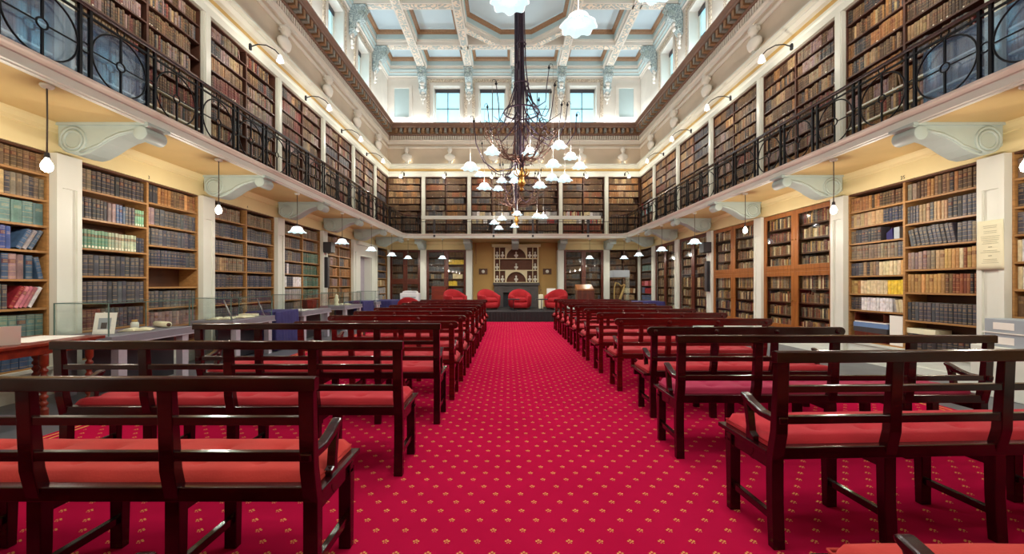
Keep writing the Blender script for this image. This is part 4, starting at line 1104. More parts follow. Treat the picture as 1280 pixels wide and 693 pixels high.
for k, px in enumerate((508, 562, 617, 674, 727, 779)):
    point(((px-VX)*20.3/F+.05, YB-.05, 7.70), 9, (1,.90,.70), .03)
    bust(((px-VX)*20.3/F, YB-.15, 7.462), 0, 'white marble bust on the high end-wall ledge, %s from the display-case side' % ORD[k], 'busts on the end-wall ledge')

# ------------------------------------------------------------------ chandeliers
def chandelier(cy, lamps, zbase, label, full=True, tips=None):
    """lamps: world positions of the shade tops; trunk on x = CX"""
    cx = CX + .03
    t = thing('chandelier', (cx, cy, ZP), label, 'chandelier', 'tree-like chandeliers')
    V = lambda x, y, z: (x-cx, y-cy, z-ZP)
    zt = zbase + 1.25
    MB().lathe([(0,0),(.30,0),(.32,-.04),(.20,-.10),(.08,-.14)], n=20).build('ceiling_rose', M['gold'], t)
    random.seed(int(cy*10))
    for i in range(5):                              # core stems of the trunk
        a = 2*pi*i/5; r0 = .035
        MB().tube([(r0*cos(a), r0*sin(a), -.1), V(cx+r0*cos(a), cy+r0*sin(a), zbase+4.0), V(cx+.055*cos(a+.3), cy+.055*sin(a+.3), zbase+2.5), V(cx+.06*cos(a+.8), cy+.06*sin(a+.8), zbase+1.2), V(cx+.04*cos(a+1), cy+.04*sin(a+1), zbase+.5)],
                  [.016,.018,.022,.020,.014], 6).build('trunk_stem', M['bronze'], t)
    for i in range(9):                              # outer strands that flare into a basket at the foot
        a = 2*pi*i/9 + .2; e = .25*(i % 3); R_ = (.07, .075, .11, .17, .30, .44, .62, .78)
        zz_ = (5.6, 4.2, 3.05, 2.55, 2.15-.1*e, 1.92, 1.62-e*.3, 1.5-e*.3)
        MB().tube([(R_[0]*cos(a), R_[0]*sin(a), -.1)] + [V(cx+r_*cos(a+.05*q), cy+r_*sin(a+.05*q), zbase+z_) for q, (r_, z_) in enumerate(zip(R_[1:], zz_[1:]))],
                  [.010,.011,.013,.014,.013,.012,.010,.008], 6).build('trunk_strand', M['bronze'], t)
    for rr, z in ((.17, zbase+2.62), (.43, zbase+1.93), (.10, zbase+3.6)):
        mb = MB(); mb.tube([V(cx+rr*cos(a*pi/14), cy+rr*sin(a*pi/14), z) for a in range(28)], .020, 6, closed=True)
        for q in range(6): mb.tube([V(cx+rr*cos(q*pi/3), cy+rr*sin(q*pi/3), z), V(cx+.05*cos(q*pi/3), cy+.05*sin(q*pi/3), z-.1)], .009, 5)
        mb.build('collar_ring', M['bronze'], t)
    mb = MB(); mb.lathe([(.03,.55),(.06,.45),(.075,.36),(.05,.30),(.085,.24),(.10,.19),(.06,.13),(.03,.10),(.05,.07),(.045,.03),(.0,.0)], V(cx, cy, zbase), 16)
    for q in range(8): mb.tube([V(cx+.06*cos(q*pi/4), cy+.06*sin(q*pi/4), zbase+.35), V(cx+.17*cos(q*pi/4), cy+.17*sin(q*pi/4), zbase+.42), V(cx+.19*cos(q*pi/4), cy+.19*sin(q*pi/4), zbase+.50), V(cx+.14*cos(q*pi/4), cy+.14*sin(q*pi/4), zbase+.53)], .016, 5)
    mb.build('gilt_finial', M['brass'], t)
    # rough root-like branchlets round the foot of the trunk
    for i in range(16):
        a = 2*pi*i/16 + random.uniform(-.15, .15); R = random.uniform(.7, 1.5); p = []; z = zbase+.75
        for q in range(7):
            f = q/6; aa = a + .25*sin(f*5+i); p.append(V(cx+R*f*cos(aa)+.05*cos(a), cy+R*f*sin(aa)+.05*sin(a), z + .25*f + .10*sin(f*7+i)+.45*f*f))
        mb = MB(); mb.tube(p, [.024,.021,.018,.016,.013,.010,.007], 5)
        for q in (2, 3, 4, 5):
            d = Vector((random.uniform(-1,1), random.uniform(-1,1), random.uniform(-.5,.9))).normalized()*.24; s = Vector(p[q])
            mb.tube([s, s+d*.5+Vector((0,0,.04)), s+d], [.011,.008,.004], 5)
        mb.build('branch', M['bronzeb'], t)
    for i, lp in enumerate(lamps):
        lp = Vector(lp); a = atan2(lp.y-cy, lp.x-cx); R = (Vector((lp.x, lp.y))-Vector((cx, cy))).length
        ztip = zbase + (1.75 + 1.0*((i*7) % 5)/4.0)*(1.0 if full else .8)
        if tips and i < len(tips): ztip = H + (VY-tips[i])*lp.y/F
        tip = Vector((lp.x - .10*cos(a), lp.y - .10*sin(a), ztip)); zs = ztip - .95
        p = [V(cx+.10*cos(a), cy+.10*sin(a), zs+.40), V(cx+min(.36,R*.3)*cos(a), cy+min(.36,R*.3)*sin(a), zs+.16), V(cx+R*.5*cos(a), cy+R*.5*sin(a), zs+.0), V(cx+R*.76*cos(a), cy+R*.76*sin(a), zs+.14), V(cx+(R-.16)*cos(a), cy+(R-.16)*sin(a), zs+.5), V(*tip)]
        br = MB(); br.tube(p, [.018,.017,.015,.013,.012,.010], 6)
        arm = br.build('lamp_arm', M['bronze'], t)
        mb = MB(); c = V(*tip)
        mb.lathe([(.0,-.02),(.022,-.01),(.034,.03),(.016,.035),(.016,.075),(.0,.08)], c, 10)
        mb.tube([(c[0],c[1],c[2]+.07), (c[0]+.03*cos(a),c[1]+.03*sin(a),c[2]+.12), (c[0]+.08*cos(a),c[1]+.08*sin(a),c[2]+.11), (c[0]+.10*cos(a),c[1]+.10*sin(a),c[2]+.05)], .007, 5)
        mb.build('hooked_cup', M['iron'], arm)
        e = V(lp.x, lp.y, lp.z); MB().tube([(c[0]+.10*cos(a),c[1]+.10*sin(a),c[2]+.05), (e[0], e[1], e[2]+.02)], .0035, 4).build('hanging_wire', M['wire'], arm)
        add_shade(t, e)
        point((lp.x, lp.y, lp.z-.07), 56, (1,.97,.92))
L1 = [((560+.202*x), (160+.202*y), w) for x, y, w in ((273,118,100),(508,122,100),(687,80,100),(138,212,110),(225,340,92),(423,262,96),(568,333,86),(643,287,83),(723,292,92),(650,197,97),(760,152,93),(815,212,90))]
def place(l, lo, hi): 
    out = []
    for px, py, w in l:
        Y = min(hi, max(lo, .385*F/(w*.202))); out.append(at(px, py, Y))
    return out
P1 = place(L1, 8.3, 12.0)
P1 += [Vector((CX-1.4, 11.2, 4.25)), Vector((CX+1.2, 8.7, 4.95))]
chandelier(9.95, P1[:12], 3.72, 'big tree-like bronze chandelier in the middle, hung with flower-shaped glass shades', tips=[105,125,107,151,136,82,128,118,133,86,133,146])
L2 = [((560+.202*x), (160+.202*y), w) for x, y, w in ((333,545,62),(285,572,58),(315,606,56),(428,514,64),(412,593,56),(550,528,66),(590,535,60),(197,270,80),(333,308,78),(310,358,76),(410,310,75))]
chandelier(15.75, place(L2[:7], 14.6, 17.3) + place(L2[7:], 14.5, 15.0), 3.72, 'farther bronze chandelier near the end wall, seen low behind the middle one')
P3 = [at(723, 17, 4.5), at(637, -14, 4.3), at(822, -27, 4.35), Vector((CX-1.2, 2.4, 4.4)), Vector((CX+1.5, 2.6, 4.5)), Vector((CX+.2, 1.4, 4.4)), Vector((CX-1.0,3.8,5.0)), Vector((CX+1.3,3.6,5.1)), Vector((CX+.6,2.0,5.2)), Vector((CX-.8,1.9,5.0))]
chandelier(3.0, P3, 4.75, 'bronze chandelier overhead of which only ribbed glass shades show at the top edge', False)
# ------------------------------------------------------------------ benches
def cushion_mesh(name, L_, D, t, mat, parent, loc):
    nx = max(30, int(L_*34)); ny = 18; mb = MB(); vs = []
    for j in range(ny+1):
        for i in range(nx+1):
            u = i/nx; v = j/ny; x = u*L_; y = v*D
            eu = min(x, L_-x)/.05; ev = min(y, D-y)/.05
            e = min(1, eu, ev); hgt = t*(.30 + .70*sqrt(max(0, 1-(1-e)**2)))
            px = .30; q = ((x-L_/2)/px + .5) % 1 - .5; d2 = (q*px)**2
            for yy in (D*.33, D*.70): hgt -= .040*exp(-(d2 + (y-yy)**2)/.0007) + .014*exp(-(d2+(y-yy)**2)/.007)
            vs.append((x, y, max(hgt, .008)))
    fs = [(j*(nx+1)+i, j*(nx+1)+i+1, (j+1)*(nx+1)+i+1, (j+1)*(nx+1)+i) for j in range(ny) for i in range(nx)]
    mb.add(vs, fs, 0, True)
    b = [(0,0),(L_,0),(L_,D),(0,D)]
    mb.add([(x,y,0) for x,y in b], [(3,2,1,0)], 0)
    rim = [j for j in range(nx+1)] + [(j*(nx+1)+nx) for j in range(1, ny+1)] + [ny*(nx+1)+i for i in range(nx-1,-1,-1)] + [j*(nx+1) for j in range(ny-1,0,-1)]
    low = [(vs[r][0], vs[r][1], 0) for r in rim]; k = len(mb.v); mb.v += [vs[r] for r in rim] + low; n = len(rim)
    for i in range(n): mb.f.append([k+i, k+(i+1)%n, k+n+(i+1)%n, k+n+i]); mb.m.append(0); mb.s.append(False)
    o = mb.build(name, mat, parent, loc=loc)
    pp = MB(); pp.tube([(x, y, t*.32) for x, y in ((.0,.0),(L_,.0),(L_,D),(.0,D))], .006, 5, closed=True); pp.build('piping', mat, o)
    return o
def post_poly(Hh, rake, d0=.052, d1=.036):
    """rear leg and back post outline in (y,z); back leans towards -y above the seat"""
    s = Hh*.46
    return [(-.012,0),(0,s*.5),(0,s),(-.03,s+.15),(-rake,Hh),(-rake+d1,Hh),(-.03+d0,s+.15),(d0+.004,s),(d0,s*.5),(.036,0)]
def back_y(z, Hh, rake):
    s = Hh*.46
    if z <= s: return 0
    if z <= s+.15: return -.03*(z-s)/.15
    return -.03 - (rake-.03)*(z-s-.15)/(Hh-s-.15)
def make_bench(kind, L_, npost, Hh, cush, label, group, loc, wood, rz=0, arms=(1,1)):
    t = thing('bench', loc, label, 'bench', group, rz)
    W = M[wood]; sc = Hh/1.02; pw = .066; rake = .045
    if kind == 'stool': t.scale.y = 1.3
    zs = .485*sc; D = .45
    scroll = kind == 'scroll'
    x0, x1 = (.09, L_-.09) if scroll else (pw/2, L_-pw/2)
    xs = [x0 + (x1-x0)*i/(npost-1) for i in range(npost)]
    Hp = Hh-.03 if scroll else Hh-.035
    if kind == 'stool': rake = .03; Hp = .73*sc; Hh = Hp
    for x in xs:
        MB().prism(post_poly(Hp, rake), 'x', x-pw/2, x+pw/2).build('back_post', W, t, .004)
        MB().prism([(.385,0),(.43,0),(.445,zs-.06),(.385,zs-.06)], 'x', x-pw/2, x+pw/2).build('front_leg', W, t, .004)
        MB().box(x-.016, .03, .135, x+.016, .40, .175).build('side_stretcher', W, t, .003)
        MB().prism([(.03,zs-.10),(.40,zs-.10),(.44,zs-.02),(.03,zs-.02)], 'x', x-.018, x+.018).build('seat_bearer', W, t)
    if scroll:
        z0, z1 = Hh-.095, Hh; y0 = -rake-.012; mb = MB(); r = (z1-z0)/2; zc = (z0+z1)/2
        poly = [(r*1.1+r*cos(a), zc+r*sin(a)) for a in [pi/2 + pi*i/10 for i in range(11)]] + [(L_-r*1.1+r*cos(a), zc+r*sin(a)) for a in [-pi/2 + pi*i/10 for i in range(11)]]
        mb.prism(poly, 'y', y0, y0+.034); mb.build('top_rail', W, t, .006)
        for x in xs:
            b = MB(); b.loft([[(x+rr*cos(j*pi/8), yy, zc+rr*sin(j*pi/8)) for j in range(16)] for yy, rr in ((y0,.026),(y0-.01,.024),(y0-.013,.014))]); b.build('boss', W, t)
        rails = [(.66*sc, .05)]
    elif kind == 'stool': rails = []
    else:
        mb = MB(); z1 = Hh; mb.prism([(-rake-.012,z1-.066),(-rake+.036,z1-.066),(-rake+.038,z1-.01),(-rake+.01,z1),(-rake-.012,z1-.006)], 'x', -.012, L_+.012); mb.build('top_rail', W, t, .004)
        rails = [(.822*sc, .038), (.665*sc, .044)]
    for z, hgt in rails:
        y = back_y(z, Hh, rake); MB().box(xs[0], y+.004, z-hgt/2, xs[-1], y+.034, z+hgt/2).build('back_rail', W, t, .003)
    MB().box(xs[0], -.004, zs-.03, xs[-1], .05, zs+.036).build('rear_seat_rail', W, t, .004)
    MB().box(0, .385, zs-.085, L_, .43, zs-.0265).build('front_seat_rail', W, t, .005)
    MB().box(.0, .051, zs-.026, L_, .53, zs).build('seat_board', W, t, .003)
    for e, x in ((0, xs[0]), (1, xs[-1])):
        # downswept arm: rail with raised tip, curved support and flared foot
        az = .690*sc; w = .05
        arm = [(-.045,az-.045),(.05,az-.052),(.16,az-.05),(.26,az-.028),(.335,az+.0),(.372,az+.022),(.380,az+.038),(.362,az+.048),(.318,az+.036),(.24,az+.008),(.14,az-.014),(.03,az-.012),(-.048,az-.004)]
        if not arms[e]: continue
        ky = .80; arm = [(yy*ky if yy > 0 else yy, zz) for yy, zz in arm]
        a = MB().prism(arm, 'x', x-w/2, x+w/2).build('arm', W, t, .008)
        sup = [(.318,az+.006),(.290,az-.03),(.275,az-.10),(.262,az-.17),(.225,zs+.03),(.222,zs-.06),(.26,zs-.10),(.30,zs-.06),(.318,zs+.02),(.312,az-.15),(.326,az-.09),(.345,az-.02),(.360,az+.02)]
        sup = [(yy*ky, zz) for yy, zz in sup]
        MB().prism(sup, 'x', x-.021, x+.021).build('arm_support', W, a, .006)
    cushion_mesh('cushion', L_-.09, .455, .075, M[cush], t, (.045, .056, zs+.002))
    return t
def kids_map():
    k = {}
    for x in bpy.data.objects:
        if x.parent: k.setdefault(x.parent.name, []).append(x)
    return k
# (x of the aisle end, y of the back feet, kind, length, posts, height, cushion, wood)
LB = [(-.90,.67,'stool',2.55,5,1.04,'cushB'), (-.855,1.83,'sq',2.55,5,1.036,'cushA'), (-.79,3.06,'sq',2.58,5,1.023,'cushB'), (-.70,4.20,'sq',2.50,5,1.045,'cushB')] + \
     [(-.61,y,'scroll',2.05,4,.985,'cushB') for y in (5.08,6.05,7.05,8.1,9.15,10.2,11.25,12.35)]
RB = [(1.06,.745,'stool',2.55,5,1.04,'cushA'), (1.435,2.215,'sq',2.62,5,1.085,'cushB'), (1.39,3.37,'sq',2.58,5,1.027,'cushC'), (1.48,4.40,'scroll',2.12,4,.985,'cushB')] + \
     [(1.42,y,'scroll',2.12,4,.985,'cushB') for y in (5.50,6.62,7.72,8.8,9.75,10.7,11.7,12.75)]
protos = {}
def add_bench(side, i, spec):
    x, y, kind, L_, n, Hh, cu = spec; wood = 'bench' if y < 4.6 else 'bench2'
    loc = (x-L_ if side == 'l' else x, y, .0125)
    cn = {'cushA':'orange-red','cushB':'crimson','cushC':'magenta'}[cu]
    nm = SIDES[side][0]
    rows = len(LB) if side == 'l' else len(RB)
    frm = '%s row from stage' % ORD[rows-1-i] if i > 3 else '%s row from camera' % ORD[i]
    lab = ('square-backed dark bench with %s tufted cushion, %s side, %s' if kind == 'sq' else 'curved bench arm and %s cushion at the bottom edge, %s side, %s' if kind == 'stool' else 'round-ended red mahogany bench with %s cushion, %s side, %s') % (cn, nm, frm)
    grp = 'benches on the %s side' % nm
    key = (kind, L_, Hh, cu, wood)
    if key in protos:
        c = copy_tree(protos[key]); c.location = loc; c['label'] = lab; c['group'] = grp
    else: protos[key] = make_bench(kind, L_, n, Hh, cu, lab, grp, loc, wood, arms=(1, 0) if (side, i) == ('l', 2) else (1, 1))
for i, s in enumerate(LB): add_bench('l', i, s)
for i, s in enumerate(RB): add_bench('r', i, s)
for o in COL.objects:
    if o.get('category') == 'bench' and abs(o.location.x-1.435) < .001: o.rotation_euler.z = radians(2.5)

# ------------------------------------------------------------------ display tables along the left wall
def book_open(loc, rz, label, w=.42, d=.28, mat='oldpaper', cat='book'):
    t = thing('open_book', loc, label, cat, 'open books on the display tables', rz)
    for s in (-1, 1):
        pr = [(0,.004),(s*w*.06,.032),(s*w*.2,.036),(s*w*.4,.022),(s*w*.5,.010),(s*w*.5,.004)]
        if s < 0: pr = pr[::-1]
        MB().prism(pr, 'y', -d/2, d/2).build('page_block', M[mat], t)
    MB().box(-w/2-.01, -d/2-.01, 0, w/2+.01, d/2+.01, .004).build('cover', M['shelfdark'], t)
    return t
def sheet(loc, w, d, rz, label, mat='paper', h=.004):
    o = MB().box(-w/2, -d/2, 0, w/2, d/2, h).build('paper_sheet', M[mat], loc=loc); o.rotation_euler.z = rz
    return tag(o, label, 'paper', 'papers on the display tables')
def glass_case(x0, x1, y0, y1, z0, z1, label):
    cx, cy = (x0+x1)/2, (y0+y1)/2; t = thing('glass_case', (cx, cy, z0), label, 'display case', 'glass cases on the display tables')
    a, b, h = (x1-x0)/2, (y1-y0)/2, z1-z0; g = .004
    for p in ((-a,-b,0,-a+g,b,h), (a-g,-b,0,a,b,h), (-a+g,-b,0,a-g,-b+g,h), (-a+g,b-g,0,a-g,b,h), (-a,-b,h,a,b,h+g)): MB().box(*p).build('glass_pane', M['glass'], t)
    e = MB()
    for s in (-1, 1):
        for u in (-1, 1): e.box(s*a-.006, u*b-.006, 0, s*a+.006, u*b+.006, h+.005)
        e.box(s*a-.006, -b, h-.006, s*a+.006, b, h+.006); e.box(-a, s*b-.006, h-.006, a, s*b+.006, h+.006)
    e.build('edge_strip', M['greenglass'], t)
    return t
def grey_table(y0, y1, label, x0=-5.78, x1=-5.0, zt=.79):
    t = thing('display_table', ((x0+x1)/2, (y0+y1)/2, 0), label, 'display table', 'grey display tables along the bookcases')
    a, b = (x1-x0)/2, (y1-y0)/2
    MB().box(-a, -b, zt-.10, a, b, zt).build('table_top', M['tablegrey'], t, .004)
    MB().box(-a-.0, -b-.012, zt-.115, a+.012, b+.012, zt-.10).build('lower_trim', M['panelgrey'], t)
    for u in (-1, 1):
        for s in (-1, 1): MB().box(s*(a-.06)-.05, u*(b-.16)-.06, 0, s*(a-.06)+.05, u*(b-.16)+.06, zt-.115).build('leg_panel', M['panelgrey'], t, .003)
    MB().box(a-.34, -b+.03, .03, a-.30, b-.03, zt-.115).build('dark_panel', M['blackp'], t)  # dark upright sheet below the top, nearly the full table length
    return t
# wooden table with spiral-turned legs at the picture edge
t = thing('writing_table', (-5.35, 4.3, 0), 'red-brown wooden table with spiral-turned legs covered in white papers', 'table')
MB().box(-.42, -1.10, .795, .42, .70, .83).build('table_top', M['redwood'], t, .006)
MB().box(-.36, -1.04, .70, .36, .64, .795).build('apron', M['redwood'], t)
def turned(h):
    mb = MB(); pr = []
    for i in range(41):
        z = h*i/40; pr.append((.03 + .010*sin(i*1.55) if 6 < i < 34 else .040, z))
    mb.lathe(pr, n=12); return mb
for dx in (-.32, .32):
    for dy in (-1.0, .12, .60): turned(.70).build('spiral_leg', M['redwood'], t, loc=(dx, dy, 0))
sheet((-5.36, 4.62, .8315), .50, .62, .05, 'broad white sheet spread over the wooden table', 'paper', .004)
sheet((-5.32, 3.72, .8315), .40, .30, -.2, 'cream booklet lying open on the wooden table', 'oldpaper', .012)
o = MB().prism([(0,0),(.012,0),(-.10,.20),(-.112,.20)], 'x', -.08, .08).build('sign_card', M['paper'], loc=(-5.08, 4.15, .832)); o.rotation_euler.z = .9
tag(o, 'white folded card standing up at the edge of the wooden table', 'card')
T1 = [(5.15,6.50,'first grey display table, behind the wooden table'), (7.42,8.76,'grey display table before the first navy cloth, two prop rods on top'), (9.92,11.55,'grey display table just beyond the first navy cloth'),
      (12.5,14.0,'grey display table with a dark end panel before the second navy cloth'), (15.5,16.05,'short grey display table past the second navy cloth')]
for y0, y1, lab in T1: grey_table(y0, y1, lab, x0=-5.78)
cases = [(-5.94,-5.06,5.12,6.48,.83 if False else .79,1.21,'glass case over the first grey display table with photographs inside'), (-5.75,-5.05,7.44,8.72,.79,1.20,'glass case over the second grey table with two propped rods'),
         (-5.75,-5.05,9.95,11.5,.79,1.20,'glass case over the third grey table with a maroon box'), (-5.75,-5.05,12.55,13.95,.79,1.20,'glass case over the fourth grey table with a cream figure'), (-5.75,-5.05,15.52,16.0,.79,1.20,'small glass case over the last grey display table')]
cases[0] = (-5.75,-5.06,5.17,6.48,.79,1.21,cases[0][-1])
for c in cases: glass_case(c[0], c[1], c[2], c[3], c[4]+.0015, c[5], c[6])
# contents
def frame(loc, rz, label, w=.22, h=.30):
    t = thing('photo_frame', loc, label, 'photo frame', 'framed photographs', rz)
    tilt = .22
    def slab(x0, x1, z0, z1, y, th=.012): return MB().prism([(y+z0*tilt, z0), (y+th+z0*tilt, z0), (y+th+z1*tilt, z1), (y+z1*tilt, z1)], 'x', x0, x1)
    slab(-w/2, w/2, 0, h, 0).build('mount', M['paper'], t)
    slab(-w/2+.05, w/2-.05, .06, h-.07, -.002, .002).build('photograph', M['boxgrey'], t)
    slab(-.035, .03, .07, h-.13, -.004, .002).build('portrait', M['slate'], t)
    return t
frame((-5.38, 5.42, .7925), .25, 'grey photograph in a white upright mount, in the first glass case', .24, .28)
frame((-5.64, 5.62, .7925), -.7, 'clear-edged white mount seen edgewise beside the grey photograph', .2, .27)
o = book_open((-5.32, 5.85, .7925), .5, 'open pale book lying behind the photograph in the first glass case', .34, .26)
t = thing('tape_roll', (-5.32, 6.25, .7925), 'pale rolled parchment with a dark hollow in the first glass case', 'scroll')
MB().tube([(-.16,.1,.045),(.14,-.02,.045)], .045, 14).build('roll', M['oldpaper'], t); MB().tube([(.139,-.0196,.045),(.143,-.021,.045)], .03, 12).build('dark_hollow', M['shelfdark'], t)
t = thing('glass_jar', (-5.60, 6.12, .7925), 'small pale jar with cork lid in the first glass case', 'jar'); MB().lathe([(0,0),(.045,0),(.05,.03),(.05,.08),(.035,.10)], n=14).build('jar_body', M['white'], t); MB().lathe([(0,.10),(.035,.10),(.035,.13),(0,.13)], n=12).build('cork_lid', M['tan'], t)
book_open((-5.45, 7.75, .7925), .3, 'open cream book nearer the aisle in the second glass case', .4, .3); book_open((-5.30, 8.15, .7925), -.2, 'open white book in the middle of the second glass case', .34, .26)
o = MB().box(-.15,-.10,0,.15,.10,.05).build('closed_book', M['oldpaper'], loc=(-5.40, 8.5, .7925)); tag(o, 'thick cream closed book at the far end of the second glass case', 'book')
for i, (x, y) in enumerate(((-5.10, 7.55), (-5.10, 8.55))):
    o = MB().tube([(0,0,0),(-.16,.0,.36)], .011, 8).build('prop_rod', M['steel'], loc=(x, y, .80)); tag(o, 'slanted metal prop rod, %s of two in the second glass case' % ORD[i], 'rod', 'prop rods in the second glass case')
book_open((-5.35, 10.25, .7925), .2, 'large open white book in the third glass case', .5, .36, 'paper'); sheet((-5.25, 10.8, .7925), .3, .4, .1, 'white sheet lying in the third glass case')
o = MB().box(-.14,-.12,0,.14,.12,.24).build('maroon_box', M['maroon'] if 'maroon' in M else M['mahog'], loc=(-5.45, 11.2, .7925), bevel=.01); tag(o, 'maroon upright box in the third glass case', 'box')
t = thing('figurine', (-5.40, 12.85, .7925), 'small cream figure standing in the fourth glass case', 'figurine'); MB().lathe([(0,0),(.08,0),(.07,.04),(.05,.10),(.075,.18),(.05,.24),(.045,.28),(.05,.32),(0,.36)], n=14).build('figure_body', M['oldpaper'], t)
book_open((-5.4, 13.4, .7925), .2, 'open pale book beside the cream figure in the fourth glass case', .45, .32)
def cloth_table(x0, x1, y0, y1, zt, label, n=0):
    """draped cloth to the floor with soft pleats"""
    mb = MB(); per = []
    for i in range(24): per.append((x0+(x1-x0)*i/24, y0))
    for i in range(24): per.append((x1, y0+(y1-y0)*i/24))
    for i in range(24): per.append((x1-(x1-x0)*i/24, y1))
    for i in range(24): per.append((x0, y1-(y1-y0)*i/24))
    cx, cy = (x0+x1)/2, (y0+y1)/2; rings = []
    for z, amp, o in ((.0135,.028,.035),(.25,.024,.028),(.55,.014,.016),(zt-.03,.004,.004),(zt-.005,.0,0.0),(zt,.0,-.01)):
        r = []
        for i, (x, y) in enumerate(per):
            k = o + amp*sin(i*1.9+n)*(.6+.4*sin(i*.7)); dx, dy = x-cx, y-cy
            nx = 1 if abs(x-x1) < 1e-6 else -1 if abs(x-x0) < 1e-6 else 0; ny = 1 if abs(y-y1) < 1e-6 else -1 if abs(y-y0) < 1e-6 else 0
            r.append((x+nx*k, y+ny*k, z))
        rings.append(r)
    mb.loft(rings); o = mb.build('draped_table', M['bluecloth']); return tag(o, label, 'draped table', 'navy draped tables')
cloth_table(-5.70,-5.04,8.86,9.80,.86,'navy cloth draped over a small table between the second and third grey tables'); cloth_table(-5.70,-5.04,14.2,15.3,.86,'navy draped table just before the white doorway', 2)
cloth_table(-5.6,-4.75,16.6,18.0,.80,'long navy draped table past the white doorway in the far corner', 4)
cloth_table(4.55,5.85,15.2,16.2,.82,'navy draped table near the harp showcase', 5)

# ------------------------------------------------------------------ stage and end wall
mb = MB(); DX0, DX1, DY0, DY1 = -1.9, 2.7, 15.75, 19.3
o = MB().box(DX0, DY0+.02, .36, DX1, DY1, .40).build('stage_deck', M['dark'])
t = thing('stage', ((DX0+DX1)/2, (DY0+DY1)/2, 0), 'low black stage with pleated skirt in front of the fireplace', 'stage')
o.location = -Vector(t.location); o.parent = t
mb = MB(); n = 120; pts = []
for i in range(n+1):
    x = DX0 + (DX1-DX0)*i/n; pts.append((x, DY0 + .012*sin(i*2.1) + .008*sin(i*.9)))
per = pts + [(DX1, DY1), (DX0, DY1)]
mb.loft([[(x-t.location.x, y-t.location.y, z) for x, y in per] for z in (.013, .2, .375)], caps=False, smooth=False); mb.build('pleated_skirt', M['dark'], t)
ZD = .4005
def armchair(loc, rz, label, sc=1.0):
    t = thing('armchair', loc, label, 'armchair', 'red tub armchairs on the stage', rz)
    # tub shell opening towards -y
    rings = []; n = 26; sec = 12
    for i in range(n+1):
        a = radians(-52 + (284)*i/n); f = max(0, sin((a+radians(0)))); top = .60 + .26*max(0, sin(a))**1.2
        if i in (0, n): top -= .03
        r = []
        for j in range(sec):
            b = 2*pi*j/sec; th = .085; zc = (top+.10)/2; hz = (top-.10)/2
            rr = .40 + th*cos(b)*1.0 + .035*(sin(b) > .3)*sin(b); z = zc + hz*(abs(sin(b))**.45)*(1 if sin(b) >= 0 else -1)
            r.append((rr*cos(a)*sc*1.03, rr*sin(a)*sc, z*sc))
        rings.append(r)
    MB().loft(rings).build('tub_shell', M['redfab'], t)
    mb = MB(); mb.lathe([(.02,.30),(.33,.30),(.36,.34),(.36,.42),(.32,.475),(.18,.50),(.02,.505)], (0,-.05*sc,0), 24); mb.build('seat_cushion', M['redfab'], t)
    MB().lathe([(.0,.06),(.40,.06),(.43,.10),(.43,.30),(.0,.30)], (0,-.03,0), 24).build('seat_base', M['redfab'], t)
    for x in (-.25, .25):
        for y in (-.28, .25): MB().lathe([(0,0),(.022,0),(.03,.07),(0,.07)], n=8).build('foot', M['shelfdark'], t, loc=(x, y, 0))
    return t
a0 = armchair((at(650, 387, 17.3).x, 17.5, ZD), .06, 'red tub armchair in the middle of the stage before the fireplace')
for px, y, rz, lab in ((611, 17.4, .45, 'red tub armchair between the middle chair and the lectern-like cabinet'), (695, 17.4, -.5, 'red tub armchair beside the cream bag on the stage'), (569, 17.1, .55, 'red tub armchair at the stage end by the red-brown cabinet')):
    c = copy_tree(a0); c.location = ((px-VX)*y/F, y, ZD if px != 569 else .0); c.rotation_euler.z = rz; c['label'] = lab
    if px == 569: c.location.z = .30 if False else ZD
# widen the stage under the end chair
t2 = thing('stage_extension', (-2.50, 17.5, 0.0125), 'dark side platform carrying the red armchair next to the stage', 'stage')
MB().box(-.59, -1.2, .02, .585, 1.4, .3875).build('stage_deck', M['dark'], t2, .004)
MB().box(-.57, -1.18, 0, .57, 1.38, .02).build('base', M['charcoal'], t2)
# chair seen from behind near the printer
c = copy_tree(a0); c.location = ((513-VX)*15.2/F, 15.2, .013); c.rotation_euler.z = pi; c['label'] = 'red rounded chair back beside the far navy draped table'; c['group'] = 'red chairs off the stage'; c.scale = (.95, .95, 1.14)
def pedestal_table(px, y, label):
    t = thing('side_table', ((px-VX)*y/F, y, ZD), label, 'side table', 'small black side tables')
    MB().box(-.24,-.18,.44,.24,.18,.475).build('table_top', M['blackp'], t, .004); MB().tube([(0,0,.03),(0,0,.44)], .016, 8).build('column', M['blackp'], t); MB().lathe([(0,0),(.16,0),(.16,.015),(.02,.03)], n=18).build('base', M['blackp'], t)
pedestal_table(642, 16.4, 'small black side table before the middle armchair'); pedestal_table(677, 16.4, 'small black side table near the cream bag')
t = thing('canvas_bag', ((676-VX)*17.9/F, 17.9, ZD), 'cream tall bag with loop handle on the stage', 'bag')
MB().box(-.10,-.08,0,.10,.08,.62).build('bag_body', M['oldpaper'], t, .02); MB().tube([(-.06+.12*i/10, 0, .62+.22*sin(pi*i/10)) for i in range(11)], .010, 6).build('loop_handle', M['shelfdark'], t)
t = thing('flip_board', ((689-VX)*18.3/F, 18.3, ZD), 'white board standing behind the red armchair on the stage', 'board')
MB().box(-.20,-.01,.55,.20,.01,.88).build('board', M['paper'], t); 
for x in (-.16, .16): MB().tube([(x,.02,0),(x,.012,.85)], .012, 6).build('leg', M['steel'], t)
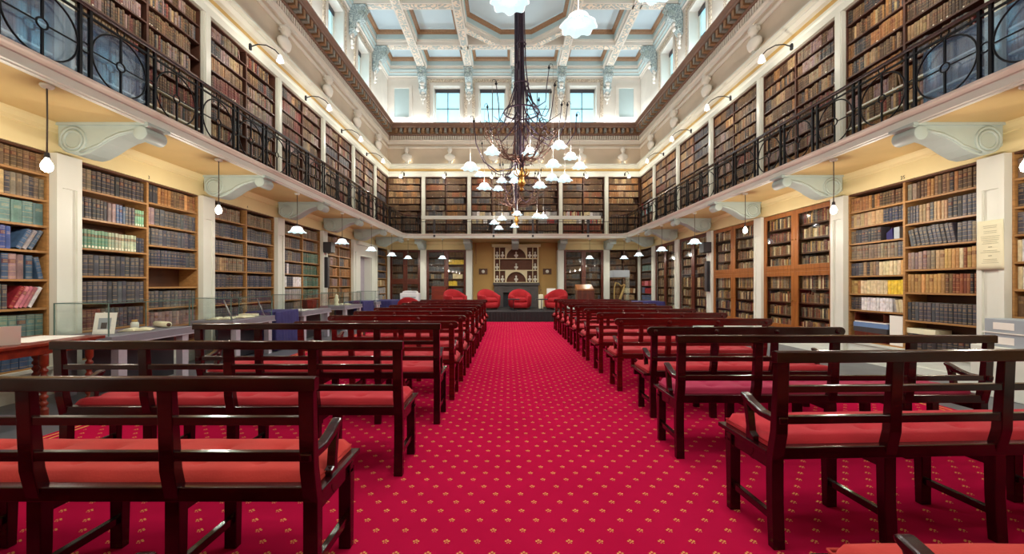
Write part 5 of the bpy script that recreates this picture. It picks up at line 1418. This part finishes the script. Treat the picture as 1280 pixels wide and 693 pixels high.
# lecterns / cabinets
t = thing('wooden_lectern', ((731-VX)*17.5/F, 17.5, 0), 'wooden lectern with slanted top at the stage end before the glazed bookcase', 'lectern')
MB().box(-.36,-.26,.0,.36,.26,1.20).build('cabinet_body', M['mahog'], t, .01)
MB().prism([(-.28,1.20),(.28,1.20),(.28,1.46),(-.28,1.26)], 'x', -.38, .34).build('slanted_top', M['oak'], t, .01)
MB().box(-.30,-.275,.10,.30,-.262,1.1).build('front_panel', M['mahog'], t, .006)
t = thing('wooden_cabinet', ((549.5-VX)*19.25/F, 19.25, 0), 'plain red-brown wooden cabinet behind the end armchair', 'cabinet')
MB().box(-.34,-.22,.06,.34,.22,1.36).build('cabinet_body', M['redwood'], t, .008); MB().box(-.32,-.20,0,.32,.20,.06).build('plinth', M['shelfdark'], t); MB().box(-.30,-.232,.12,.30,-.221,1.3).build('front_panel', M['redwood'], t, .004)
# printer on a stand
t = thing('printer_stand', ((513-VX)*18.6/F, 18.6, 0), 'low dark stand under the white printer', 'stand'); MB().box(-.42,-.25,.60,.42,.25,.64).build('stand_top', M['charcoal'], t)
for x in (-.38,.38):
    for y in (-.2,.2): MB().box(x-.02,y-.02,0,x+.02,y+.02,.60).build('leg', M['charcoal'], t)
t = thing('printer', ((513-VX)*18.6/F, 18.6, .641), 'white office printer with rounded lid near the far corner', 'printer')
MB().box(-.42,-.24,0,.42,.24,.42).build('printer_body', M['whitep'], t, .03); MB().prism([(-.34,.42),(.34,.42),(.30,.50),(.2,.53),(-.2,.53),(-.30,.50)], 'y', -.2, .2).build('lid', M['whitep'], t, .015)
MB().box(-.30,-.245,.20,.30,-.241,.26).build('paper_slot', M['boxgrey'], t); MB().box(.1,-.2,.53,.3,0,.536).build('control_panel', M['slate'], t)
# harp in a glass showcase
hx = (774.5-VX)*18.7/F; t = thing('showcase', (hx, 18.7, 0), 'tall glass showcase with grey hood beside the end wall pilaster', 'showcase')
MB().box(-.36,-.30,0,.36,.30,.36).build('plinth', M['charcoal'], t, .006); MB().box(-.37,-.31,1.78,.37,.31,2.10).build('hood', M['boxgrey'], t, .006)
for p in ((-.36,-.30,.36,-.355,.30,1.78), (.355,-.30,.36,.36,.30,1.78), (-.355,-.30,.36,.355,-.295,1.78), (-.355,.295,.36,.355,.30,1.78)): MB().box(*p).build('glass_pane', M['glass'], t)
t = thing('harp', (hx, 18.7, .361), 'old golden-brown harp inside the tall glass showcase', 'harp')
MB().tube([(-.20,0,.05),(-.25,0,.5),(-.24,0,.95),(-.18,0,1.18)], [.028,.03,.026,.03], 8).build('fore_pillar', M['ochre'], t)
MB().tube([(-.20,0,1.18),(-.05,0,1.14),(.08,0,1.02),(.2,0,1.10),(.25,0,1.06)], .028, 8).build('neck', M['ochre'], t)
MB().tube([(-.16,0,.05),(.02,0,.42),(.24,0,1.06)], [.06,.06,.035], 8).build('sound_box', M['ochre'], t)
s_ = MB()
for i in range(10):
    f = i/9; s_.tube([(-.12+.30*f,0,.16+.75*f),(-.14+.32*f,0,1.15-.10*sin(pi*f))], .003, 4)
s_.build('string', M['brass'], t)
MB().box(-.24,-.09,0,.10,.09,.05).build('foot', M['ochre'], t)

# fireplace and overmantel
FXC = (645.5-VX)*20.2/F; fy = WB-.006
t = thing('fireplace', (FXC, fy, 0), 'dark grey stone fireplace behind the middle armchair', 'fireplace')
mb = MB(); mb.box(-1.12,-.30,0,-.66,0,1.42); mb.box(.66,-.30,0,1.12,0,1.42); mb.box(-.66,-.30,1.05,.66,0,1.42); mb.build('surround', M['slate'], t, .01)
MB().box(-1.18,-.40,1.42,1.18,0,1.55).build('mantel_shelf', M['slate'], t, .01); MB().box(-.66,-.06,0,.66,-.02,1.05).build('fire_back', M['blackp'], t)
for i, (a, b, z0, z1) in enumerate(((-1.06,-.74,.1,1.3), (.74,1.06,.1,1.3), (-.6,.6,1.12,1.34))): MB().box(a,-.315,z0,b,-.30,z1).build('panel', M['slate'], t, .006)
M['cream2'] = pm('yellowed_cream_paint', rgb(236,222,180), .5, var=.03)
t = thing('overmantel_shelves', (FXC, fy, 1.552), 'cream overmantel of arched niches holding small busts', 'overmantel')
Wd = 1.14; Ht = 1.82; z3 = [0, .62, 1.22, Ht]
mb = MB(); mb.box(-Wd,-.03,0,Wd,0,Ht); mb.build('back_board', M['dim'], t)
mb = MB()
for x in (-Wd, -.86+.03, .83, Wd-.05): pass
cols = [-1.14,-.86,-.56,.56,.86,1.14]
for x in (-1.14, 1.08): mb.box(x,-.24,0,x+.06,-.03,Ht)
for x in (-.86, .83): mb.box(x,-.22,0,x+.03,-.03,Ht)
for x in (-.56, .53):
    mb.box(x,-.22,0,x+.03,-.03,z3[1]); mb.box(x,-.22,z3[2],x+.03,-.03,Ht)
for z in z3: mb.box(-Wd,-.23,z-.02 if z else 0,Wd,-.03,z+.025)
mb.build('shelf_grid', M['cream2'], t)
for z0, z1 in ((z3[0]+.025, z3[1]-.02), (z3[2]+.025, z3[3]-.02)):
    mb = MB(); R = .50; arc = [(R*cos(pi*i/20), z0 + (z1-z0-.05)*sin(pi*i/20)) for i in range(21)]
    for i in range(20):
        (xa, za), (xb, zb) = arc[i], arc[i+1]
        mb.add([(xa,-.225,za),(xb,-.225,zb),(xb,-.225,z1),(xa,-.225,z1),(xa,-.195,za),(xb,-.195,zb),(xb,-.195,z1),(xa,-.195,z1)], [(0,3,2,1),(0,1,5,4),(4,5,6,7)], 0)
    mb.box(-.53,-.225,z0,-.50,-.195,z1); mb.box(.50,-.225,z0,.53,-.195,z1); mb.build('arch_panel', M['cream2'], t)
mb = MB(); mb.prism([(-.30,Ht+.005),(0,Ht+.005),(0,Ht+.12),(-.36,Ht+.12),(-.36,Ht+.08),(-.32,Ht+.05)], 'x', -Wd-.10, Wd+.10); mb.build('cornice', M['cream2'], t)
niche = []
for r, nmr in ((0,'bottom'),(1,'middle'),(2,'top')):
    for x in ((-.97,-.695,0,.695,.97) if r != 1 else (-.97,0,.97)):
        niche.append((x, z3[r], nmr))
for x, z, nmr in niche:
    pos = {-.97:'outer niche nearest the display cases', -.695:'second niche from the display-case side', 0:'central opening', .695:'second niche from the harp side', .97:'outer niche nearest the harp'}[x]
    bust((FXC+x, fy-.13, 1.552+z+.027), 0, 'small plaster bust in the overmantel, %s row, %s' % (nmr, pos), 'small busts in the overmantel', .42)
for i, px in enumerate((604, 684)):
    t = thing('wall_plaque', ((px-VX)*WB/F, WB-.004, 2.12), 'dark square plaque with a pale medallion, on the %s of the fireplace' % ('display-case side', 'lectern side')[i], 'plaque', 'plaques beside the fireplace')
    MB().box(-.22,-.03,-.15,.22,0,.15).build('backing', M['shelfdark'], t, .006); MB().loft([[(.085*cos(j*pi/10), yy, .085*sin(j*pi/10)) for j in range(20)] for yy in (-.031,-.045)]).build('medallion', M['plaster'], t)
for i, px in enumerate((595, 695)):
    o = MB().box(-.03,-.03,0,.03,0,1.1).build('wall_pipe', M['shelf'], loc=((px-VX)*WB/F, WB-.004, 2.50), bevel=.008); tag(o, 'brown vertical pipe on the ochre alcove wall, %s side' % ('display-case','harp')[i], 'pipe', 'alcove pipes')

# ------------------------------------------------------------------ speakers, notice, archive boxes
def column_speaker(side, u, zc):
    s = 'display-case' if side == 'l' else 'oak-cabinet'; sg = 1 if side == 'l' else -1; X = XL if side == 'l' else XR
    t = thing('column_speaker', (X+sg*.072, u, zc), 'slim black column loudspeaker on a white pilaster, %s side' % s, 'loudspeaker', 'column loudspeakers')
    mb = MB(); mb.box(0 if sg > 0 else -.10, -.08, -.50, .10 if sg > 0 else 0, .08, .50); mb.build('cabinet', M['blackp'], t, .012)
    MB().box(sg*.10, -.065, -.47, sg*.106, .065, .47).build('grille', M['charcoal'], t)
    t = thing('box_speaker', (X+sg*.072, u-.02, 2.66), 'small black box loudspeaker above the column speaker, %s side' % s, 'loudspeaker', 'box loudspeakers')
    MB().box(0 if sg > 0 else -.26, -.16, -.17, .26 if sg > 0 else 0, .16, .17).build('cabinet', M['blackp'], t, .015); MB().box(sg*.02, -.166, -.14, sg*.24, -.161, .14).build('grille', M['charcoal'], t)
column_speaker('l', 13.36, 1.85); column_speaker('r', 13.36, 1.72)
t = thing('pinned_notice', (XR-.075, 5.55, 1.99), 'cream sheet of faint text pinned to a white pilaster beside case 25', 'notice')
vs = []; n = 10; m_ = 8
for j in range(n+1):
    for i in range(m_+1):
        y = -.15 + .30*i/m_; z = -.335 + .67*j/n; vs.append((-.012-.02*(i/m_-.5)**2-.03*max(0, j/n-.85)*(1-i/m_), y - .02*(1-j/n)*(.5-i/m_), z))
mb = MB(); mb.add(vs, [(j*(m_+1)+i, j*(m_+1)+i+1, (j+1)*(m_+1)+i+1, (j+1)*(m_+1)+i) for j in range(n) for i in range(m_)], 0, True)
o = mb.build('sheet', M['oldpaper'], t); so_ = o.modifiers.new('s', 'SOLIDIFY'); so_.thickness = .002
mb = MB(); random.seed(4)
for k in range(22):
    z = .26 - k*.024; w = random.uniform(.07, .115)
    if k in (12, 17): mb.box(-.019,-.022,z-.004,-.0185,.022,z+.004)
    elif k not in (2, 5, 11, 13, 16, 18): mb.box(-.0192,-w,z-.002,-.019,w,z+.002)
mb.build('text_line', M['ink'], t)
for i, (z, y) in enumerate(((.625, 5.0), (.30, 4.95))):
    pass
for i, (z0, z1) in enumerate(((.84,1.01),(.655,.825))):
    t = thing('archive_box', (XR-.20, 4.98, z0), 'blue-grey archive box with white label, %s of the two beyond the notice' % ('upper','lower')[i], 'box', 'archive boxes on the wall ledge')
    MB().box(-.17,-.40,0,.17,.40,z1-z0).build('box_body', M['boxgrey'], t, .008)
    for a, b in ((-.36,-.08), (.08,.30)): MB().box(-.1735,a,.035,-.1715,b,.125).build('label_card', M['paper'], t)
o = MB().box(-.20,-.55,0,.18,.55,.655).build('low_cupboard', M['white'], loc=(XR-.22, 4.95, .0), bevel=.01); tag(o, 'low white cupboard under the archive boxes', 'cupboard')
for z in (.8245,): 
    o = MB().box(-.18,-.42,0,.18,.42,.014).build('spacer_board', M['paper'], loc=(XR-.20, 4.98, .8252)); tag(o, 'white board between the two archive boxes', 'board')
# things on the lowest shelves of case 25 (far half) and the cream box in its near half
u0, u1 = bay(0)
def flat(u, z, w, h, mat, label, name='flat_box', d=.26, cat='box', group=None):
    p = P('r', u, -.045-d/2, z); o = MB().box(-d/2, -w/2, 0, d/2, w/2, h).build(name, M[mat], loc=p, bevel=.004); return tag(o, label, cat, group)
def tray(u, z, w, h, mat, label):
    p = P('r', u, -.045-.13, z); t = thing('letter_tray', p, label, 'tray'); 
    MB().box(-.13,-w/2,0,.13,w/2,.012).build('tray_base', M[mat], t); MB().box(-.13,-w/2,h-.012,.13,w/2,h).build('tray_lid', M[mat], t)
    for s in (-1, 1): MB().box(-.13,s*w/2-.006,.012,.13,s*w/2+.006,h-.012).build('tray_side', M[mat], t)
fu = 7.55
flat(fu, .3915, .66, .17, 'mahog', 'reddish wooden box at the bottom of the stack in case 25', 'wooden_box'); flat(fu+.01, .563, .70, .09, 'charcoal', 'dark flat box in the stack at the bottom of case 25')
M['lightblue'] = pm('pale_blue_card', rgb(110,140,186), .6, var=.04)
flat(fu-.0, .6545, .72, .085, 'lightblue', 'pale blue flat box in the stack at the bottom of case 25'); flat(fu, .741, .66, .02, 'paper', 'thin pale folder on the blue box in case 25', 'folder')
tray(fu+.02, .7625, .60, .165, 'mahog', 'reddish letter tray on top of the box stack in case 25')
flat(7.04, .3915, .24, .52, 'paper', 'tall stack of white paper at the bottom of case 25', 'paper_stack', cat='paper')
flat(6.62, .6435, .46, .085, 'oldpaper', 'cream box lying on the dark volumes at the bottom of case 25')
flat(7.03, 2.2425, .10, .2, 'boxgrey', 'small grey card box on a shelf of case 25', 'card_box')
p = P('r', 7.20, -.14, 2.2425); o = MB().prism([(-.07,.0),(.05,.0),(.06,.12),(-.05,.2)], 'x', -.06, .06).build('teal_folder', M['teal'] if 'teal' in M else M['bluecloth'], loc=p); tag(o, 'small teal folder leaning on a shelf of case 25', 'folder')

# ------------------------------------------------------------------ camera, daylight, view
cam = bpy.data.cameras.new('camera'); co = bpy.data.objects.new('camera', cam); COL.objects.link(co)
co.location = (0, 0, H); PITCH = 0.0
co.rotation_euler = (pi/2 - PITCH, 0, 0); cam.sensor_width = 36; cam.lens = 36*F/1280
cam.shift_x = (640-VX)/1280; cam.shift_y = (VY - 346.5)/1280; cam.clip_start = .05; cam.clip_end = 100
bpy.context.scene.camera = co
w = bpy.data.worlds.new('sky'); bpy.context.scene.world = w; w.use_nodes = True
bg = w.node_tree.nodes['Background']; bg.inputs[0].default_value = (.75,.86,1,1); bg.inputs[1].default_value = .6
def area(loc, rot, sx, sy, wts, col):
    d = bpy.data.lights.new('daylight', 'AREA'); d.shape = 'RECTANGLE'; d.size = sx; d.size_y = sy; d.energy = wts; d.color = col
    o = bpy.data.objects.new('daylight', d); COL.objects.link(o); o.location = loc; o.rotation_euler = rot; o.visible_camera = True; return o
sc = bpy.context.scene
sc.view_settings.view_transform = 'Standard'; sc.view_settings.look = 'None'; sc.view_settings.gamma = 1; sc.view_settings.use_curve_mapping = False
sc.view_settings.exposure = 1.1
sc.cycles.max_bounces = 8; sc.cycles.diffuse_bounces = 4; sc.cycles.transparent_max_bounces = 16; sc.cycles.use_denoising = True
sc.cycles.sample_clamp_indirect = 4.0; sc.cycles.use_light_tree = True
